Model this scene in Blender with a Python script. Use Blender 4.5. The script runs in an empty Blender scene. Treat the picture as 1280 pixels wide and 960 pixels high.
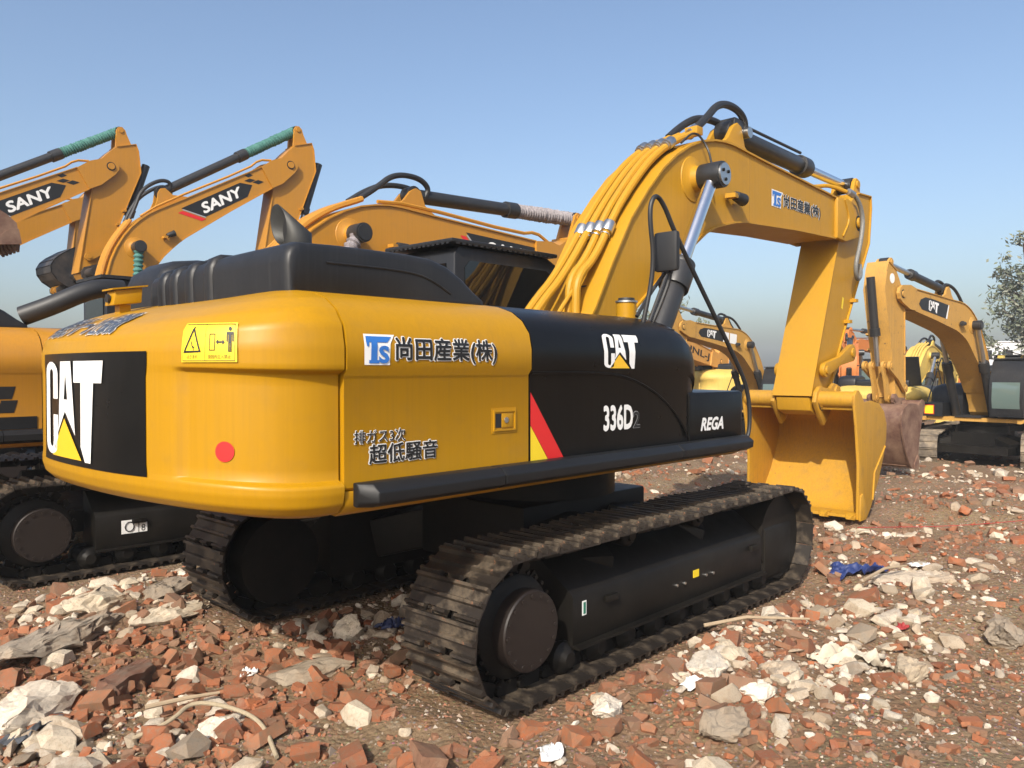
import bpy, bmesh, math, random
import numpy as np
from mathutils import Vector, Matrix, noise
R = math.radians
sc = bpy.context.scene
COL = sc.collection
random.seed(7); rng = np.random.default_rng(11)

# ------------------------------------------------------------------ camera
cam = bpy.data.cameras.new('camera'); camo = bpy.data.objects.new('camera', cam); COL.objects.link(camo)
camo.location = (-5.0, -4.86, 2.07); camo.rotation_euler = (R(89.0), 0, R(43.2 - 90))
cam.sensor_fit = 'HORIZONTAL'; cam.sensor_width = 36; cam.lens = 36 * 998 / 1280
cam.clip_start = .1; cam.clip_end = 3000
sc.camera = camo
# ------------------------------------------------------------------ sky, sun, exposure
SUN = Vector((-.72, -.33, .61)).normalized()
w = bpy.data.worlds.new('World'); sc.world = w; w.use_nodes = True
nt = w.node_tree; nt.nodes.clear()
sky = nt.nodes.new('ShaderNodeTexSky'); sky.sky_type = 'NISHITA'; sky.sun_disc = False
sky.sun_elevation = math.asin(SUN.z); sky.sun_rotation = math.atan2(SUN.x, SUN.y)
sky.air_density = 1.0; sky.dust_density = 3.7; sky.ozone_density = 2.0; sky.altitude = 20
bg = nt.nodes.new('ShaderNodeBackground'); bg.inputs[1].default_value = .15
wo = nt.nodes.new('ShaderNodeOutputWorld')
nt.links.new(sky.outputs[0], bg.inputs[0]); nt.links.new(bg.outputs[0], wo.inputs[0])
sun = bpy.data.lights.new('sun', 'SUN'); sun.energy = 3.85; sun.angle = R(.55); sun.color = (1, .93, .82)
suno = bpy.data.objects.new('sun', sun); COL.objects.link(suno)
suno.rotation_euler = SUN.to_track_quat('Z', 'Y').to_euler(); suno.location = (-20, -8, 20)
sc.view_settings.view_transform = 'Standard'; sc.view_settings.look = 'None'
sc.view_settings.exposure = .42; sc.view_settings.gamma = 1; sc.view_settings.use_curve_mapping = False

# ------------------------------------------------------------------ mesh helpers
ORG = Vector((.5, 0, 0))          # swing centre of the reference machine; parts are modelled around it

class MB:
    def __init__(s): s.v = []; s.f = []
    def add(s, vs, fs):
        n = len(s.v); s.v += [tuple(p) for p in vs]; s.f += [tuple(i + n for i in f) for f in fs]; return s
    def box(s, x0, x1, y0, y1, z0, z1):
        return s.add([(x, y, z) for x in (x0, x1) for y in (y0, y1) for z in (z0, z1)],
                     [(0, 1, 3, 2), (4, 6, 7, 5), (0, 4, 5, 1), (2, 3, 7, 6), (0, 2, 6, 4), (1, 5, 7, 3)])
    def obox(s, p0, p1, wy, t, up=(0, 0, 1)):      # bar from p0 to p1, width wy across, thickness t along 'up'
        p0 = Vector(p0); p1 = Vector(p1); d = (p1 - p0).normalized(); u = Vector(up); sd = d.cross(u).normalized(); u = sd.cross(d)
        return s.add([p + sd * a * wy / 2 + u * b * t / 2 for p in (p0, p1) for a in (-1, 1) for b in (-1, 1)],
                     [(0, 1, 3, 2), (4, 6, 7, 5), (0, 4, 5, 1), (2, 3, 7, 6), (0, 2, 6, 4), (1, 5, 7, 3)])
    def prism(s, prof, y0, y1):                    # (x,z) outline extruded along y
        n = len(prof)
        return s.add([(x, y0, z) for x, z in prof] + [(x, y1, z) for x, z in prof],
                     [tuple(range(n)), tuple(range(2 * n - 1, n - 1, -1))] + [(i, (i + 1) % n, n + (i + 1) % n, n + i) for i in range(n)])
    def plate(s, line, t, y0, y1):                 # sheet of thickness t along an (x,z) polyline, left-hand side
        L = [Vector(p) for p in line]; off = []
        for i, p in enumerate(L):
            a = L[max(i - 1, 0)]; b = L[min(i + 1, len(L) - 1)]; d = (b - a).normalized(); off.append(p + Vector((-d.y, d.x)) * t)
        n = len(L); vs = []
        for y in (y0, y1): vs += [(p.x, y, p.y) for p in L] + [(p.x, y, p.y) for p in off]
        fs = []
        for i in range(n - 1):
            a, b, c, d = i, i + 1, n + i + 1, n + i; m = 2 * n
            fs += [(a, b, c, d), (a + m, d + m, c + m, b + m), (a, a + m, b + m, b), (d, c, c + m, d + m)]
        m = 2 * n; fs += [(0, n, n + m, m), (n - 1, n - 1 + m, 2 * n - 1 + m, 2 * n - 1)]
        return s.add(vs, fs)
    def cyl(s, p0, p1, r, n=20, r1=None, cap=True):
        p0 = Vector(p0); p1 = Vector(p1); d = (p1 - p0).normalized(); r1 = r if r1 is None else r1
        a = d.orthogonal().normalized(); b = d.cross(a)
        vs = [p + (a * math.cos(6.28318 * i / n) + b * math.sin(6.28318 * i / n)) * q for p, q in ((p0, r), (p1, r1)) for i in range(n)]
        fs = [(i, (i + 1) % n, n + (i + 1) % n, n + i) for i in range(n)]
        if cap: fs += [tuple(range(n - 1, -1, -1)), tuple(range(n, 2 * n))]
        return s.add(vs, fs)
    def lathe(s, p0, d, prof, n=24):               # prof = (distance along d, radius)
        p0 = Vector(p0); d = Vector(d).normalized(); a = d.orthogonal().normalized(); b = d.cross(a); vs = []
        for h, r in prof: vs += [p0 + d * h + (a * math.cos(6.28318 * i / n) + b * math.sin(6.28318 * i / n)) * r for i in range(n)]
        k = len(prof)
        fs = [(j * n + i, j * n + (i + 1) % n, (j + 1) * n + (i + 1) % n, (j + 1) * n + i) for j in range(k - 1) for i in range(n)]
        return s.add(vs, fs + [tuple(range(n - 1, -1, -1)), tuple(range((k - 1) * n, k * n))])
    def tube(s, pts, r, n=10, cap=True):
        P = [Vector(p) for p in pts]; t0 = (P[1] - P[0]).normalized(); a = t0.orthogonal().normalized(); vs = []
        rr = r if hasattr(r, '__len__') else [r] * len(P)
        for i, p in enumerate(P):
            t = (P[min(i + 1, len(P) - 1)] - P[max(i - 1, 0)]).normalized(); a = (a - t * a.dot(t)).normalized(); b = t.cross(a)
            vs += [p + (a * math.cos(6.28318 * k / n) + b * math.sin(6.28318 * k / n)) * rr[i] for k in range(n)]
        fs = [(j * n + i, j * n + (i + 1) % n, (j + 1) * n + (i + 1) % n, (j + 1) * n + i) for j in range(len(P) - 1) for i in range(n)]
        if cap: fs += [tuple(range(n - 1, -1, -1)), tuple(range((len(P) - 1) * n, len(P) * n))]
        return s.add(vs, fs)
    def loft(s, secs, cap=True, closed=True):
        n = len(secs[0]); vs = [p for q in secs for p in q]
        m = n if closed else n - 1
        fs = [(j * n + i, j * n + (i + 1) % n, (j + 1) * n + (i + 1) % n, (j + 1) * n + i) for j in range(len(secs) - 1) for i in range(m)]
        if cap: fs += [tuple(range(n - 1, -1, -1)), tuple(range((len(secs) - 1) * n, len(secs) * n))]
        return s.add(vs, fs)
    def mesh(s, name, mat, bevel=0, sharp=35, org=None, recalc=True, weld=False):
        o = ORG if org is None else Vector(org)
        me = bpy.data.meshes.new(name); me.from_pydata([(p[0] - o.x, p[1] - o.y, p[2] - o.z) for p in s.v], [], s.f)
        if recalc or bevel or weld:
            bm = bmesh.new(); bm.from_mesh(me)
            if weld: bmesh.ops.remove_doubles(bm, verts=bm.verts, dist=1e-4)
            if recalc: bmesh.ops.recalc_face_normals(bm, faces=bm.faces)
            if bevel:
                es = [e for e in bm.edges if len(e.link_faces) == 2 and e.calc_face_angle(0) > R(38)]
                bmesh.ops.bevel(bm, geom=es, offset=bevel, segments=2, profile=.6, affect='EDGES', clamp_overlap=True)
            bm.to_mesh(me); bm.free()
        me.polygons.foreach_set('use_smooth', [True] * len(me.polygons)); me.set_sharp_from_angle(angle=R(sharp))
        if mat: me.materials.append(mat)
        return me
    def build(s, name, mat, parent=None, bevel=0, sharp=35, org=None, recalc=True, weld=False):
        return link(name, s.mesh(name, mat, bevel, sharp, org, recalc, weld), parent)

def link(name, me, parent=None, loc=None, rot=None):
    o = bpy.data.objects.new(name, me); COL.objects.link(o)
    if parent: o.parent = parent
    if loc is not None: o.location = loc
    if rot is not None: o.rotation_euler = rot
    return o
def tag(o, label=None, cat=None, group=None, kind=None):
    if label: o['label'] = label
    if cat: o['category'] = cat
    if group: o['group'] = group
    if kind: o['kind'] = kind
    return o
def chaikin(pts, it=2):
    P = [Vector(p) for p in pts]
    for _ in range(it):
        Q = [P[0]]
        for a, b in zip(P[:-1], P[1:]): Q += [a * .75 + b * .25, a * .25 + b * .75]
        P = Q + [P[-1]]
    return P
def lerp_tab(tab, x):
    if x <= tab[0][0]: return tab[0][1]
    for (a, b), (c, d) in zip(tab[:-1], tab[1:]):
        if x <= c: return b + (d - b) * (x - a) / (c - a)
    return tab[-1][1]
def rot2(p, c, a):
    x, z = p[0] - c[0], p[1] - c[1]; return (c[0] + x * math.cos(a) - z * math.sin(a), c[1] + x * math.sin(a) + z * math.cos(a))

# ------------------------------------------------------------------ materials
class NT:
    def __init__(s, name):
        s.m = bpy.data.materials.new(name); s.m.use_nodes = True; s.t = s.m.node_tree; s.b = s.t.nodes['Principled BSDF']
        s.co = s.t.nodes.new('ShaderNodeTexCoord').outputs['Object']
    def n(s, typ, **kw):
        x = s.t.nodes.new(typ)
        for k, v in kw.items():
            if k[0] == 'i' and k[1:].isdigit(): s.set(x.inputs[int(k[1:])], v)
            else: setattr(x, k, v)
        return x
    def set(s, inp, v):
        if isinstance(v, bpy.types.NodeSocket): s.t.links.new(v, inp)
        elif isinstance(v, bpy.types.Node): s.t.links.new(v.outputs[0], inp)
        else: inp.default_value = (*v, 1) if hasattr(v, '__len__') and len(v) == 3 and len(inp.default_value) == 4 else v
    def noise(s, scale, detail=4, rough=.55, vec=None, sc3=None):
        v = vec if vec is not None else s.co
        if sc3: v = s.n('ShaderNodeMapping', i0=v, i3=sc3).outputs[0]
        x = s.n('ShaderNodeTexNoise'); s.set(x.inputs['Vector'], v); x.inputs['Scale'].default_value = scale
        x.inputs['Detail'].default_value = detail; x.inputs['Roughness'].default_value = rough; return x.outputs[0]
    def ramp(s, fac, *stops):
        x = s.n('ShaderNodeValToRGB'); s.set(x.inputs[0], fac); e = x.color_ramp.elements
        while len(e) < len(stops): e.new(.5)
        for el, (p, c) in zip(e, stops): el.position = p; el.color = (*c, 1) if hasattr(c, '__len__') else (c, c, c, 1)
        return x.outputs[0]
    def mix(s, fac, a, b, mode='MIX'):
        x = s.n('ShaderNodeMix', data_type='RGBA', blend_type=mode)
        s.set(x.inputs[0], fac); s.set(x.inputs[6], a); s.set(x.inputs[7], b); return x.outputs[2]
    def math(s, op, a, b=0.):
        x = s.n('ShaderNodeMath', operation=op); s.set(x.inputs[0], a); s.set(x.inputs[1], b); return x.outputs[0]
    def bump(s, h, strength=.3, dist=.01):
        x = s.n('ShaderNodeBump'); x.inputs['Strength'].default_value = strength; x.inputs['Distance'].default_value = dist
        s.set(x.inputs['Height'], h); s.t.links.new(x.outputs[0], s.b.inputs['Normal'])
    def P(s, **kw):
        for k, v in kw.items(): s.set(s.b.inputs[{'base': 'Base Color', 'rough': 'Roughness', 'metal': 'Metallic', 'coat': 'Coat Weight', 'coatr': 'Coat Roughness', 'spec': 'Specular IOR Level', 'trans': 'Transmission Weight', 'alpha': 'Alpha'}[k]], v)
        return s.m

def paint(name, col, rough=.34, dirt=(.16, .11, .06), amount=.25, coat=.25, bump=.05, streak=.5, chips=0, spec=.5):
    t = NT(name); c = tuple(col)
    n1 = t.noise(1.3, 5, .6); base = t.mix(t.math('MULTIPLY', n1, .35), c, tuple(x * .78 for x in c))
    st = t.noise(3.2, 4, .6, sc3=(9, 9, .35)); sm = t.ramp(st, (.5, 0), (.78, 1))
    gr = t.ramp(t.noise(4.5, 8, .7), (.52, 0), (.8, 1))
    f = t.math('MULTIPLY', t.math('MAXIMUM', t.math('MULTIPLY', sm, streak), gr), amount)
    base = t.mix(f, base, dirt)
    if chips:
        ch = t.ramp(t.noise(7, 8, .75), (.66 - chips, 0), (.69 - chips, 1)); base = t.mix(ch, base, (.10, .06, .04))
    fine = t.ramp(t.noise(2.0, 5, .65, sc3=(26, 26, .5)), (.44, 0), (.62, 1)); base = t.mix(t.math('MULTIPLY', fine, amount * .45), base, tuple(x * .5 for x in c))
    veil = t.ramp(t.noise(.8, 6, .7), (.35, 0), (.75, 1)); base = t.mix(t.math('MULTIPLY', veil, amount * .35), base, tuple(.5 * x + .5 * y for x, y in zip(c, (.30, .25, .19))))
    t.bump(t.noise(1.6, 3), bump, .03)
    return t.P(base=base, rough=t.math('ADD', rough, t.math('MULTIPLY', t.noise(6, 5, .7), .22)), coat=coat, coatr=.2, spec=spec)
def flat(name, col, rough=.5, metal=0., var=.15, scale=8, spec=.5):
    t = NT(name); c = tuple(col); b = t.mix(t.noise(scale, 5, .65), tuple(x * (1 - var) for x in c), tuple(min(1, x * (1 + var)) for x in c))
    return t.P(base=b, rough=t.math('ADD', rough - .06, t.math('MULTIPLY', t.noise(scale * 1.7, 4), .14)), metal=metal, spec=spec)

YEL = (.425, .214, .002)
M = {}
M['yellow'] = paint('yellow_paint', YEL, .28, amount=.22, coat=.0, spec=.3, bump=.09)
M['yellow_arm'] = paint('yellow_arm_paint', (.465, .238, .009), .40, amount=.24, coat=.0, bump=.07, spec=.35)
M['yellow_bucket'] = paint('yellow_bucket_paint', (.50, .255, .010), .48, amount=.6, coat=.0, chips=.012)
M['sany'] = paint('amber_paint', (.47, .208, .012), .36, amount=.25, coat=.15)
M['old_yellow'] = paint('worn_yellow_paint', (.52, .28, .05), .5, amount=.6, coat=0, chips=.04)
M['pale_yellow'] = paint('pale_yellow_paint', (.66, .46, .10), .5, amount=.45, coat=0)
M['orange'] = paint('orange_paint', (.55, .17, .03), .5, amount=.45, coat=0)
M['black'] = paint('black_gloss_paint', (.0045, .0047, .005), .20, dirt=(.035, .035, .035), amount=.10, coat=.0, streak=1., spec=.2, bump=.0)
M['charcoal'] = paint('charcoal_satin_paint', (.010, .0115, .0145), .34, dirt=(.06, .06, .06), amount=.22, coat=.0, streak=1., spec=.4)
M['frame_black'] = paint('undercarriage_black', (.0042, .0036, .003), .40, dirt=(.025, .019, .014), amount=.25, coat=0, spec=.2)
M['rubber'] = flat('black_rubber', (.018, .018, .019), .5)
M['dark'] = flat('dark_inside', (.012, .012, .013), .7)
M['chrome'] = flat('chrome_rod', (.75, .76, .78), .16, 1., .05)
M['steel'] = flat('bright_steel', (.55, .55, .54), .35, 1.)
M['white'] = flat('white_vinyl', (.78, .78, .76), .45, var=.05)
M['ink'] = flat('black_ink', (.012, .012, .012), .45, var=.05)
M['sky_blue'] = flat('blue_vinyl', (.03, .16, .52), .4, var=.2, scale=3)
M['red'] = flat('red_vinyl', (.62, .02, .02), .4, var=.08)
M['lemon'] = flat('lemon_vinyl', (.80, .58, .02), .45, var=.06)
M['logo_yellow'] = flat('logo_yellow_vinyl', (.80, .47, .02), .4, var=.05)
M['green'] = flat('green_vinyl', (.02, .17, .11), .45)
M['grey'] = flat('grey_vinyl', (.35, .35, .36), .5)
M['wrap_green'] = flat('green_wrap', (.05, .16, .14), .8, var=.5, scale=30)
M['wrap_white'] = flat('white_and_black_wrap', (.22, .20, .21), .7, var=.95, scale=22)
t = NT('window_glass'); M['glass'] = t.P(base=(.006, .007, .008), rough=.03, spec=.7)
t = NT('clear_window'); M['clearglass'] = t.P(base=(.10, .14, .13), rough=.05, spec=.8)
# worn steel of track shoes, brick dust and mud on it
t = NT('track_steel')
mud = t.ramp(t.noise(4, 8, .7), (.47, 0), (.66, 1)); dust = t.ramp(t.noise(14, 7, .75), (.63, 0), (.70, 1))
oi = t.n('ShaderNodeObjectInfo').outputs['Random']
b = t.mix(mud, (.020, .016, .013), (.105, .078, .05)); b = t.mix(t.math('MULTIPLY', dust, .85), b, (.33, .13, .06))
t.bump(t.noise(40, 6, .7), .35, .006); M['track'] = t.P(base=b, rough=t.mix(mud, (.42,) * 3, (.85,) * 3), metal=0.)
t = NT('old_track_steel')
b = t.mix(t.ramp(t.noise(3, 8, .7), (.4, 0), (.6, 1)), (.10, .08, .06), (.24, .19, .13)); M['old_track'] = t.P(base=b, rough=.8)
t = NT('rust_brown_bucket')
b = t.mix(t.ramp(t.noise(2.2, 8, .7), (.35, 0), (.65, 1)), (.10, .045, .03), (.24, .15, .10)); t.bump(t.noise(18, 6), .3, .01); M['rust'] = t.P(base=b, rough=.6)
t = NT('dark_bucket_steel'); b = t.mix(t.ramp(t.noise(2.2, 8, .7), (.4, 0), (.7, 1)), (.016, .016, .017), (.07, .055, .045)); M['dark_bucket'] = t.P(base=b, rough=.5)
t = NT('tooth_steel'); M['tooth'] = t.P(base=t.mix(t.noise(6, 6), (.20, .09, .05), (.30, .22, .16)), rough=.6)
# ------------------------------------------------------------------ lettering
_tc = {}
def text2d(s, bold=0., shear=0., ref=None):
    k = (s, bold, shear)
    if k not in _tc:
        c = bpy.data.curves.new('lettering', 'FONT'); c.body = s; c.offset = bold; c.shear = shear; c.resolution_u = 3
        o = bpy.data.objects.new('lettering', c); COL.objects.link(o)
        me = bpy.data.meshes.new_from_object(o.evaluated_get(bpy.context.evaluated_depsgraph_get()))
        _tc[k] = ([(v.co.x, v.co.y) for v in me.vertices], [tuple(p.vertices) for p in me.polygons])
        bpy.data.objects.remove(o); bpy.data.curves.remove(c); bpy.data.meshes.remove(me)
    vs, fs = _tc[k]; rv = vs if ref is None else text2d(s, ref, shear)[2]
    x0 = min(p[0] for p in rv); x1 = max(p[0] for p in rv); y0 = min(p[1] for p in rv); y1 = max(p[1] for p in rv)
    return [((x - x0) / (x1 - x0), (y - y0) / (y1 - y0)) for x, y in vs], fs, vs
def tess(vf, nu, nv):
    bm = bmesh.new(); vs = [bm.verts.new((u, v, 0)) for u, v in vf[0]]
    for f in vf[1]:
        try: bm.faces.new([vs[i] for i in f])
        except ValueError: pass
    for n, ax in ((nu, 0), (nv, 1)):
        for i in range(0, n + 1):
            co = [0, 0, 0]; co[ax] = i / n + .0003; no = [0, 0, 0]; no[ax] = 1
            bmesh.ops.bisect_plane(bm, geom=bm.verts[:] + bm.edges[:] + bm.faces[:], plane_co=co, plane_no=no, dist=1e-6)
    bm.verts.index_update(); out = ([(v.co.x, v.co.y) for v in bm.verts], [tuple(v.index for v in f.verts) for f in bm.faces]); bm.free(); return out
def decal(name, vf, mp, mat, parent, cut=None, **kw):
    if cut: vf = tess(vf, *cut)
    return MB().add([mp(u, v) for u, v in vf[0]], vf[1]).build(name, mat, parent, recalc=False, **kw)
def polys(*pl):
    vs = []; fs = []
    for p in pl: fs.append(tuple(range(len(vs), len(vs) + len(p)))); vs += list(p)
    return vs, fs
def grid_quad(nu=12, nv=6, corner=0.):
    vs = [(i / nu, j / nv) for j in range(nv + 1) for i in range(nu + 1)]
    return vs, [(j * (nu + 1) + i, j * (nu + 1) + i + 1, (j + 1) * (nu + 1) + i + 1, (j + 1) * (nu + 1) + i) for j in range(nv) for i in range(nu)]
def arc(cx, cy, rx, ry, a0, a1, n=7): return [(cx + rx * math.cos(R(a0 + (a1 - a0) * i / n)), cy + ry * math.sin(R(a0 + (a1 - a0) * i / n))) for i in range(n + 1)]
def quads(inner, outer):
    n = len(inner); return list(inner) + list(outer), [(i, i + 1, n + i + 1, n + i) for i in range(n - 1)]
def join2(*vfs):
    vs = []; fs = []
    for v, f in vfs: n = len(vs); vs += list(v); fs += [tuple(i + n for i in q) for q in f]
    return vs, fs
_co = [(.285, .60), (.285, .87)] + arc(.143, .87, .142, .13, 0, 180)[1:] + arc(.143, .13, .143, .13, 180, 325) + [(.262, .14), (.285, .19), (.285, .43)]
_ci = [(.185, .60), (.185, .87)] + arc(.143, .87, .042, .05, 0, 180)[1:] + arc(.143, .13, .042, .05, 180, 325) + [(.178, .12), (.185, .15), (.185, .43)]
CAT_WHITE = join2(quads(_ci, _co),
    polys([(.345, 1), (.435, 1), (.435, .88), (.405, .60), (.43, .60), (.425, .475), (.285, .245), (.30, .34)], [(.435, 1), (.53, 1), (.60, .235), (.425, .475), (.43, .60), (.47, .60), (.435, .88)],
          [(.58, 1), (1, 1), (.985, .78), (.58, .78)], [(.695, .78), (.88, .78), (.835, -.02), (.755, -.02), (.69, .13)]))
CAT_TRI = polys([(.155, -.01), (.41, .40), (.70, -.01)])
def outlined(name, s, mp, parent, dark, light, bold=.012, rim=.03, shear=0., lift=.004, cut=None, asp=None):
    """dark letters with a pale rim: copies of the letters shifted a little, each a hair above the last"""
    vs, fs, raw = text2d(s, 0, shear); w = max(p[0] for p in raw) - min(p[0] for p in raw); h_ = max(p[1] for p in raw) - min(p[1] for p in raw)
    base = tess((vs, fs), *cut) if cut else (vs, fs)
    for rad, mat, n, z0 in ((bold + rim, light, 10, 0.), (bold, dark, 6, lift)):
        m = MB()
        for k in range(n + 1):
            a = 6.28318 * k / n; du, dv = (rad * math.cos(a) / w, rad * math.sin(a) / h_) if k < n else (0, 0)
            f = mp(z0 + .00012 * k); m.add([f(u + du, v + dv) for u, v in base[0]], base[1])
        m.build(name, mat, parent, recalc=False)

def bold(name, s, mp, mat, parent, b=.03, shear=0., cut=None):
    vs, fs, raw = text2d(s, 0, shear); w = max(p[0] for p in raw) - min(p[0] for p in raw); h_ = max(p[1] for p in raw) - min(p[1] for p in raw); m = MB()
    if cut: vs, fs = tess((vs, fs), *cut)
    for k in range(9):
        a = 6.28318 * k / 8; du, dv = (b * math.cos(a) / w, b * math.sin(a) / h_) if k < 8 else (0, 0)
        f = mp(.00012 * k); m.add([f(u + du, v + dv) for u, v in vs], fs)
    m.build(name, mat, parent, recalc=False)

# ------------------------------------------------------------------ excavator: reference profiles (x forward, z up)
F0 = (.55, 1.78); T0 = (7.42, 4.29); B0 = (6.22, 1.62)
OUTER = [(.34, 1.95), (.62, 2.25), (.935, 2.637), (1.2, 3.08), (1.511, 3.551), (1.8, 3.87), (2.072, 4.132), (2.33, 4.32), (2.601, 4.469), (2.86, 4.575), (3.132, 4.64), (3.37, 4.672), (3.607, 4.677), (4.304, 4.642), (6.637, 4.552)]
INNER = [(6.62, 3.985), (6.327, 3.975), (5.287, 3.936), (3.853, 3.846), (3.62, 3.81), (3.387, 3.755), (3.15, 3.69), (2.935, 3.598), (2.516, 3.332), (2.019, 3.017), (1.59, 2.698), (1.1, 2.25), (.80, 1.86), (.74, 1.66), (.55, 1.55), (.36, 1.66)]
HEAD = [(6.62, 4.56), (7.0, 4.60), (7.45, 4.52), (7.60, 4.42), (7.64, 4.28), (7.57, 4.14), (7.42, 4.07), (6.95, 3.96), (6.62, 3.975)]
STICK = [(5.98, 1.70), (6.96, 4.03), (7.13, 4.42), (7.55, 4.70), (7.74, 4.80), (8.26, 4.83), (8.27, 4.65), (8.19, 4.09), (7.65, 3.325), (7.12, 2.568), (6.66, 1.86), (6.62, 1.70)]
EAR = [(7.55, 4.66), (7.74, 4.80), (7.83, 5.02), (7.90, 5.09), (7.99, 5.08), (8.05, 4.99), (8.06, 4.86), (8.2, 4.70)]
BSIDE = [(6.10, 1.64), (6.11, 1.73), (6.17, 1.79), (6.26, 1.79), (6.36, 1.72), (6.46, 1.62), (6.75, 1.635), (7.05, 1.59), (7.27, 1.46), (7.38, 1.28), (7.365, 1.05), (7.28, .84), (7.06, .48), (6.75, .11), (6.60, -.01), (6.27, .0), (6.285, .75), (6.19, 1.3)]
BSHELL = [(6.16, 1.55), (6.28, 1.60), (6.5, 1.61), (6.78, 1.605), (7.04, 1.56), (7.24, 1.44), (7.345, 1.27), (7.33, 1.06), (7.25, .85), (7.03, .50), (6.72, .13), (6.57, .02), (6.30, .012)]
BEAR = [(6.00, 1.62), (6.04, 1.76), (6.16, 1.84), (6.34, 1.82), (6.52, 1.80), (6.66, 1.88), (6.79, 1.86), (6.85, 1.75), (6.79, 1.64), (6.62, 1.56), (6.42, 1.36), (6.30, 1.28), (6.17, 1.42)]
SEC = [(1.455, 1.47), (1.47, 1.485), (2.04, 1.485), (2.075, 1.512), (2.20, 1.512), (2.30, 1.49), (2.38, 1.43), (2.44, 1.34), (2.48, 1.22), (2.505, 1.05), (2.52, .5)]
ys = lambda z: -lerp_tab(SEC, z)
CWR = [(1.15, 1.315, .45, 1.39), (1.36, 1.32, .62, 1.385), (1.45, 1.345, .70, 1.40), (1.495, 1.39, .74, 1.44), (1.51, 1.45, .755, 1.49), (1.51, 1.485, .755, 1.53), (1.485, 1.515, .755, 1.56), (1.485, 2.04, .755, 2.06), (1.512, 2.075, .755, 2.10), (1.512, 2.19, .755, 2.17), (1.49, 2.30, .735, 2.245), (1.43, 2.38, .66, 2.31), (1.34, 2.44, .52, 2.375), (1.22, 2.48, .34, 2.43), (1.05, 2.505, .15, 2.475), (.5, 2.52, .0, 2.505)]
def sp(a, e): return math.copysign(abs(a) ** e, a)
def cw_pt(t, k, out=0.):                      # t in [-90,90] deg round the tail, k row (float)
    i = min(int(k), len(CWR) - 2); q = k - i; a = [x + (y - x) * q for x, y in zip(CWR[i], CWR[i + 1])]
    s, c = math.sin(R(t)), math.cos(R(t)); y = a[0] * sp(s, .833); x = -2.66 - a[2] * sp(c, .833)
    z = a[3] + (a[1] - a[3]) * abs(s) ** 3
    rec = min(max((abs(y) - .98) / .05, 0), 1); rec = rec * rec * (3 - 2 * rec)
    kk = min(max((k - 5.4) / .5, 0), 1) * min(max((7.75 - k) / .5, 0), 1); d = out - .028 * rec * kk * min(1, max(0, (1.62 - abs(y)) / .1))
    n = Vector((-abs(c) ** 1.17 / .755, sp(s, 1.17) / 1.5, 0)).normalized()
    if k > 9: n = (n + Vector((0, 0, (k - 9) * .35))).normalized()
    if k < 4: n = (n - Vector((0, 0, (4 - k) * .3))).normalized()
    return Vector((x, y, z)) + n * d
def cw_z(t, z, out=.004):
    lo, hi = 4., 15.
    for _ in range(24):
        m = (lo + hi) / 2
        if cw_pt(t, m).z < z: lo = m
        else: hi = m
    return cw_pt(t, lo, out)
def cw_t(y):                                  # angle at which the tail outline has this y
    return math.degrees(math.asin(sp(max(-1, min(1, y / 1.505)), 1 / .833)))

def track_path(cr=-1.40, cf=2.40, zc=.5, rad=.463):
    L = cf - cr; tot = 2 * L + 2 * math.pi * rad
    def at(d):
        d %= tot
        if d < L: return (cr + d, zc - rad), 0.
        d -= L
        if d < math.pi * rad: a = d / rad; return (cf + rad * math.sin(a), zc - rad * math.cos(a)), a
        d -= math.pi * rad
        if d < L: return (cf - d, zc + rad - .018 * math.sin(math.pi * min(1, d / L) * 3) ** 2), math.pi
        d -= L; a = d / rad; return (cr - rad * math.sin(a), zc + rad * math.cos(a)), math.pi + a
    return tot, at
SHOEP = [(-.113, -.012), (.100, -.012), (.100, -.002), (.108, .026), (.088, .028), (.078, -.0), (.020, -.0), (.012, .026), (-.008, .028), (-.016, .0), (-.074, .0), (-.082, .026), (-.100, .028), (-.108, .0), (-.113, -.004)]
SHOEC = [(-.070, -.012), (.100, -.012), (.100, -.002), (.108, .026), (.088, .028), (.078, 0.), (.020, 0.), (.012, .026), (-.008, .028), (-.016, .0), (-.070, .0)]
_cache = {}
def shoe_mesh(mat):
    if ('shoe', mat) not in _cache:
        m = MB()
        for y0, y1, p in ((-.32, -.135, SHOEP), (-.135, -.055, SHOEC), (-.055, .055, SHOEP), (.055, .135, SHOEC), (.135, .32, SHOEP)): m.prism(p, y0, y1)
        _cache[('shoe', mat)] = m.mesh('track_shoe', M[mat], org=(0, 0, 0))
    return _cache[('shoe', mat)]

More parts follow.
